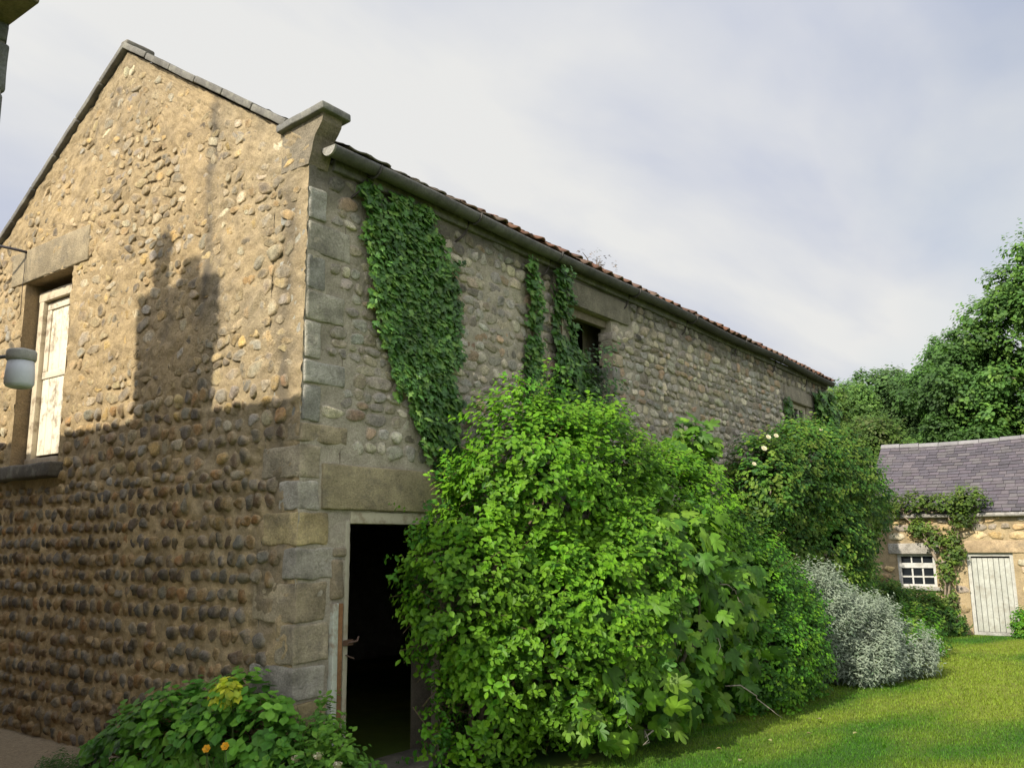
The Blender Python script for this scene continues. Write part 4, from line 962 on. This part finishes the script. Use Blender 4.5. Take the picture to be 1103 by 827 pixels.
swords('tall pointed blades between the perennial clump and the door post', (-.12, -.33, -.12), 9, .85, 2, .05)
lf = thing('flowering_herb', 'bright green leafy herb with small cream flower heads beside the door post', 'plant', (-.05, -.5, -.12))
b = MB(); p, d = shell([(-.04, -.34, .12, .28, .26, .34), (.06, -.48, .0, .26, .24, .26), (-.25, -.45, .05, .24, .24, .28), (.10, -.22, .26, .14, .12, .32)], 420, .5, .2, 61)
sprigs(b, p, d, T_oval(.26, .03, .08), 7, .12, .07, [(.09, .21, .02), (.12, .25, .024), (.07, .17, .02)], up=.8, seed=61, twig=60)
b.build('foliage', [M_LEAF, M_BARK], lf, False)
for (x_, y_, z_) in ((-.28, -.62, .34), (-.30, -.42, .30), (-.2, -.72, .28)):
    b = MB(); m = 26; v = unit(RNG.normal(size=(m, 3)) + (0, 0, .5)); q = np.array([x_, y_, z_]) + v * (.032, .032, .02)
    scatter(b, T_round(), q, v, unit(RNG.normal(size=(m, 3))), np.full(m, .013), pick([(.62, .56, .40), (.5, .42, .28)], m, .1)); b.lathe([(0, -.03), (.02, -.02), (.026, 0), (.015, .012), (0, .014)], (x_, y_, z_), 8, (.3, .3, .15)); b.build('flower_head', M_PETAL, lf, False)
bush('feathery_weed', 'low dark green feathery weed at the left edge of the flower bed', [(-.55, 1.95, -.13, .25, .45, .13)], 260, [(.05, .11, .02), (.065, .13, .02)], .05, 63, T_lance(.14), .09, .8, (-.55, 1.95, -.12), None, 'weed')

# dry sprig growing in the gutter
gw = thing('dry_weed', 'dry weed sprouting from the gutter above the eaves opening', 'weed', (4.3, -.13, 4.95))
b = MB()
for k in range(6):
    e = np.array([4.3 + rnd(-.2, .3), -.13 + rnd(-.1, .05), 5.03 + rnd(.0, .10)]); s_ = np.array([4.3 + rnd(-.1, .1), -.13, 4.9]); b.tube([s_, (s_ + e) / 2 + (0, 0, .05), e], [.008, .006, .003], 5, (.16, .12, .09))
q = np.array([4.4, -.15, 5.07]) + RNG.normal(0, (.16, .05, .05), (22, 3)); sprigs(b, q, np.tile((0, -.3, 1.), (22, 1)), T_lance(.2), 4, .08, .06, [(.10, .11, .04), (.14, .10, .06)])
b.build('foliage', M_BARK, gw, False)

# ================================================================== TREES beyond the cottage
def tree(label, blobs, trunk, n, lsize, seed, pal=P_TREE, name='broadleaf_tree', depth=.5):
    t = thing(name, label, 'tree', (trunk[0], trunk[1], -.33), 'trees beyond the cottage')
    b = MB(); big, _ = shell(blobs, max(90, n // 50), .6, .26, seed, freq=.5)
    sub = [(q[0], q[1], q[2], s_, s_, s_ * .7) for q, s_ in zip(big, RNG.uniform(.45, 1.05, len(big)) * (blobs[0][3] / 3.6) ** .5)]
    n = int(n * 3.2); p, d = shell(sub, n, .6, .25, seed + 1, None, freq=1.5)
    d = unit(d + np.array([-.1, -.1, .35])); sprigs(b, p, d, T_oval(.34), 4, lsize * 1.2, lsize * .72, pal, up=.1, seed=seed, clump=.42, cf=.6, jdir=.5)
    b.build('crown', [M_TREE], t, False)
    b = MB(); top = np.array([np.mean([q[0] for q in blobs]), np.mean([q[1] for q in blobs]), np.mean([q[2] for q in blobs])])
    tr = np.array([trunk[0], trunk[1], -.5]); f = np.linspace(0, 1, 8)[:, None]; b.tube(tr + (top - tr) * f + RNG.normal(0, .06, (8, 3)), np.linspace(.34, .14, 8), 9, (.12, .10, .075))
    for q in big[:26]:
        s_ = tr + (top - tr) * rnd(.45, .95); m_ = (s_ + q) / 2 + RNG.normal(0, .25, 3) + (0, 0, .2); b.tube([s_, m_, q], [.10, .06, .025], 6, (.12, .10, .075))
    b.build('trunk', M_BARK, t)
tree('tall broad tree rising out of the frame at the far right', [(31, -4.3, 8.6, 3.4, 3.9, 3.4), (30.5, -3.9, 10.7, 2.0, 2.1, 1.7), (30.5, -2.7, 7.0, 3.0, 2.8, 2.6), (30.6, -2.4, 8.9, 2.2, 2.0, 1.7), (31, -6.5, 7.5, 3, 3, 3)], (31, -4.6), 7500, .24, 71)
tree('rounded tree just left of the tall right hand tree, above the cottage ridge', [(31, .3, 6.2, 2.6, 2.0, 2.6), (30.5, -.6, 5.4, 2.4, 2.0, 2.2), (31, .1, 8.1, 1.4, 1.1, 1.3)], (31, .4), 5200, .22, 72, [(.06, .13, .026), (.07, .15, .028), (.05, .11, .024)])
tree('mid green tree left of the rounded tree, behind the cottage roof', [(33, 3.2, 5.5, 2.4, 1.9, 2.3), (33, 2.2, 5.0, 2.4, 2.0, 2.2), (33, 2.8, 7.3, 1.5, 1.3, 1.2)], (33, 3.2), 4600, .22, 73, [(.065, .125, .035), (.055, .11, .03), (.08, .145, .036)])
tree('small pale tree at the left end of the tree line, beside the barn roof end', [(30, 4.0, 4.9, 2.0, 1.5, 2.0), (30, 5.3, 5.0, 1.8, 1.5, 2.0), (30, 3.9, 6.6, 1.1, .9, .9), (30, 4.8, 6.4, 1.0, .8, .8)], (30, 4.6), 4200, .19, 74, [(.075, .145, .03), (.09, .165, .03), (.06, .125, .028)])
tree('light green bushy tree directly behind the climbing rose', [(20.5, 1.7, 4.5, 1.5, 1.2, 1.6), (20.8, .9, 3.7, 1.4, 1.0, 1.4), (20.3, 2.5, 3.6, 1.3, 1.0, 1.6)], (20.6, 1.6), 3600, .15, 75, [(.085, .155, .024), (.105, .18, .026), (.065, .125, .022), (.12, .16, .04)])

# ================================================================== GRASS
def grass(n):
    x_ = -3 + 21 * RNG.random(n * 4) ** 1.35; y_ = RNG.uniform(-8.5, -.1, n * 4)
    dd = np.hypot(x_ + 4.45, y_ + 5.27); keep = RNG.random(n * 4) < np.clip(5.5 / dd, .15, 1) ** 1.2
    az = np.arctan2(y_ + 5.27, x_ + 4.45); keep &= (az > math.radians(2)) & (az < math.radians(44)) & ~((x_ > 16.9)) & ~((y_ > -1.2) & (x_ > 2)); keep &= ~((y_ > -.3))
    x_, y_ = x_[keep][:n], y_[keep][:n]; n = len(x_); dd = np.hypot(x_ + 4.45, y_ + 5.27)
    sc = np.clip(dd / 7, .8, 2.2); h = RNG.uniform(.014, .036, n) * (1 + .35 * fbm(np.stack([x_ * 2, y_ * 2, x_ * 0], -1), 6)); w = RNG.uniform(.0025, .005, n) * sc
    edge = (RNG.random(n) < .004) & (y_ > -2.2); h = np.where(edge, h * 2.5, h)
    a_ = RNG.uniform(0, 6.28, n); l = RNG.uniform(.1, .9, n)
    base = np.c_[x_, y_, gz(x_) + .018 * fbm(np.stack([x_ * .9, y_ * .9, x_ * 0], -1), 8) - .004]
    sd = np.c_[-np.sin(a_), np.cos(a_), a_ * 0] * w[:, None]; dr = np.c_[np.cos(a_), np.sin(a_), a_ * 0]
    tip = base + dr * (h * l)[:, None] + np.array([0, 0, 1]) * h[:, None]; V = np.stack([base - sd, base + sd, tip], 1).reshape(-1, 3)
    tn = np.clip(lawn_tone(x_, y_) + RNG.normal(0, .12, n), 0, 1)[:, None]; c = (1 - tn) * np.array([.05, .155, .008]) + tn * np.array([.19, .26, .026]); c *= RNG.uniform(.75, 1.25, (n, 1))
    b = MB(); b.add(V, [np.arange(n * 3).reshape(n, 3)], np.repeat(c, 3, 0)); o = b.build('grass', [M_GRASS], None, False); o['kind'] = 'stuff'; tag(o, 'short mown grass blades covering the lawn', 'grass')
grass(230000)
# fallen leaves lying on the lawn
for k in range(6):
    x_, y_ = [(3.3, -1.9), (3.9, -2.1), (4.4, -2.3), (3.0, -2.2), (5.2, -2.2), (4.7, -2.7), (3.6, -2.6), (5.8, -2.35), (4.1, -1.95), (3.2, -2.9), (6.4, -2.6)][k]
    b = MB(); V, Fs = T_oval(.36, .12, .1); a_ = rnd(0, 6.28); M_ = np.array([[math.cos(a_), -math.sin(a_), 0], [math.sin(a_), math.cos(a_), 0], [0, 0, 1]]); s_ = rnd(.04, .06)
    b.add(V @ M_.T * s_ + (x_, y_, float(gz(x_)) + .045), Fs, pick([(.34, .32, .14), (.38, .35, .2), (.28, .22, .10)], 1)[0]); tag(b.build('fallen_leaf', M_PETAL, None), 'pale dry fallen leaf lying on the shaded lawn in front of the fig', 'leaf', 'fallen leaves on the lawn')

# ================================================================== SKY, SUN, CAMERA
EL, AZ = R(37), R(2.5)
W = bpy.data.worlds.new('World'); SC.world = W; W.use_nodes = True; nt = W.node_tree; nt.nodes.clear(); L = nt.links.new
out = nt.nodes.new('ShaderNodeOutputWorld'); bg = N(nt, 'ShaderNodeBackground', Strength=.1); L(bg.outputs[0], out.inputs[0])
sky = N(nt, 'ShaderNodeTexSky'); sky.sky_type = 'NISHITA'; sky.sun_disc = False; sky.sun_elevation = EL; sky.sun_rotation = R(270) + AZ; sky.air_density = 1.2; sky.dust_density = 2.5
tc = N(nt, 'ShaderNodeTexCoord'); sp = N(nt, 'ShaderNodeSeparateXYZ'); L(tc.outputs['Generated'], sp.inputs[0])
zz = N(nt, 'ShaderNodeMath', operation='MAXIMUM'); L(sp.outputs['Z'], zz.inputs[0]); zz.inputs[1].default_value = 0.0
za = N(nt, 'ShaderNodeMath', operation='ADD'); L(zz.outputs[0], za.inputs[0]); za.inputs[1].default_value = .22
dx = N(nt, 'ShaderNodeMath', operation='DIVIDE'); L(sp.outputs['X'], dx.inputs[0]); L(za.outputs[0], dx.inputs[1])
dy = N(nt, 'ShaderNodeMath', operation='DIVIDE'); L(sp.outputs['Y'], dy.inputs[0]); L(za.outputs[0], dy.inputs[1])
cb = N(nt, 'ShaderNodeCombineXYZ'); L(dx.outputs[0], cb.inputs[0]); L(dy.outputs[0], cb.inputs[1])
mp = N(nt, 'ShaderNodeMapping'); mp.inputs['Location'].default_value = (1.3, .7, 2.0); mp.inputs['Rotation'].default_value = (0, 0, R(35)); mp.inputs['Scale'].default_value = (.55, 1.0, 1); L(cb.outputs[0], mp.inputs[0])
n1 = N(nt, 'ShaderNodeTexNoise', Scale=1.5, Detail=6., Roughness=.5, Distortion=.35); L(mp.outputs[0], n1.inputs['Vector'])
n2 = N(nt, 'ShaderNodeTexNoise', Scale=.65, Detail=4., Roughness=.5); L(mp.outputs[0], n2.inputs['Vector'])
cr = N(nt, 'ShaderNodeValToRGB'); e = cr.color_ramp.elements; e[0].position = .38; e[0].color = (4.35, 4.65, 5.5, 1); e[1].position = .60; e[1].color = (6.2, 6.2, 6.1, 1); L(n1.outputs['Fac'], cr.inputs[0])
thr = N(nt, 'ShaderNodeMapRange'); thr.inputs['From Min'].default_value = .30; thr.inputs['From Max'].default_value = .46; thr.inputs['To Min'].default_value = .55; L(n2.outputs['Fac'], thr.inputs['Value'])
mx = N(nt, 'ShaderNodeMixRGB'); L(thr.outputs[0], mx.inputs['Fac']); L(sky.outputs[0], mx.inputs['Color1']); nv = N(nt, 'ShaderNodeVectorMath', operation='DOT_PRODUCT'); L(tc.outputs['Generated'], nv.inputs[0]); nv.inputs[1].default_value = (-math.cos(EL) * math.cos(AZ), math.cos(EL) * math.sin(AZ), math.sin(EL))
gl = N(nt, 'ShaderNodeMapRange', interpolation_type='SMOOTHSTEP'); gl.inputs['From Min'].default_value = .0; gl.inputs['From Max'].default_value = 1.0; gl.inputs['To Min'].default_value = 1.0; gl.inputs['To Max'].default_value = 2.8; L(nv.outputs['Value'], gl.inputs['Value'])   # sky brightened around the sun, out of view, added to fill the shaded walls
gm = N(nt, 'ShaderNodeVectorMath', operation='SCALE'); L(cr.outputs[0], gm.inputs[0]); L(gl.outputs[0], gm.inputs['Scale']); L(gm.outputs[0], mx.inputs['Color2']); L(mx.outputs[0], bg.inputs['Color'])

sl = bpy.data.lights.new('sun', 'SUN'); sl.energy = 4.9; sl.angle = R(.6); sl.color = (1.0, .93, .79)
so = bpy.data.objects.new('sun', sl); COL.objects.link(so)
d_ = Vector((math.cos(EL) * math.cos(AZ), -math.cos(EL) * math.sin(AZ), -math.sin(EL))); so.rotation_euler = d_.to_track_quat('-Z', 'Y').to_euler(); so.location = (-20, 5, 20)

cam = bpy.data.cameras.new('camera'); co = bpy.data.objects.new('camera', cam); COL.objects.link(co); SC.camera = co
rt = (0.5903942637477981, -0.8070401012187778, -0.010994924214394259); up = (-0.1392218983987243, -0.11524789142097679, 0.9835319956815202); fw = (0.7950169031787631, 0.5791409142409156, 0.18039934897955062)
co.matrix_world = Matrix(((rt[0], up[0], -fw[0], -4.449), (rt[1], up[1], -fw[1], -5.274), (rt[2], up[2], -fw[2], 1.7), (0, 0, 0, 1)))
cam.lens = 30.653; cam.sensor_width = 36; cam.sensor_fit = 'HORIZONTAL'; cam.clip_start = .05; cam.clip_end = 3000

SC.render.engine = 'CYCLES'; SC.cycles.max_bounces = 6; SC.cycles.diffuse_bounces = 3; SC.cycles.glossy_bounces = 2; SC.cycles.transmission_bounces = 3; SC.cycles.use_denoising = True
vs = SC.view_settings; vs.view_transform = 'Standard'; vs.look = 'None'; vs.gamma = 1; vs.exposure = .4; vs.use_curve_mapping = False
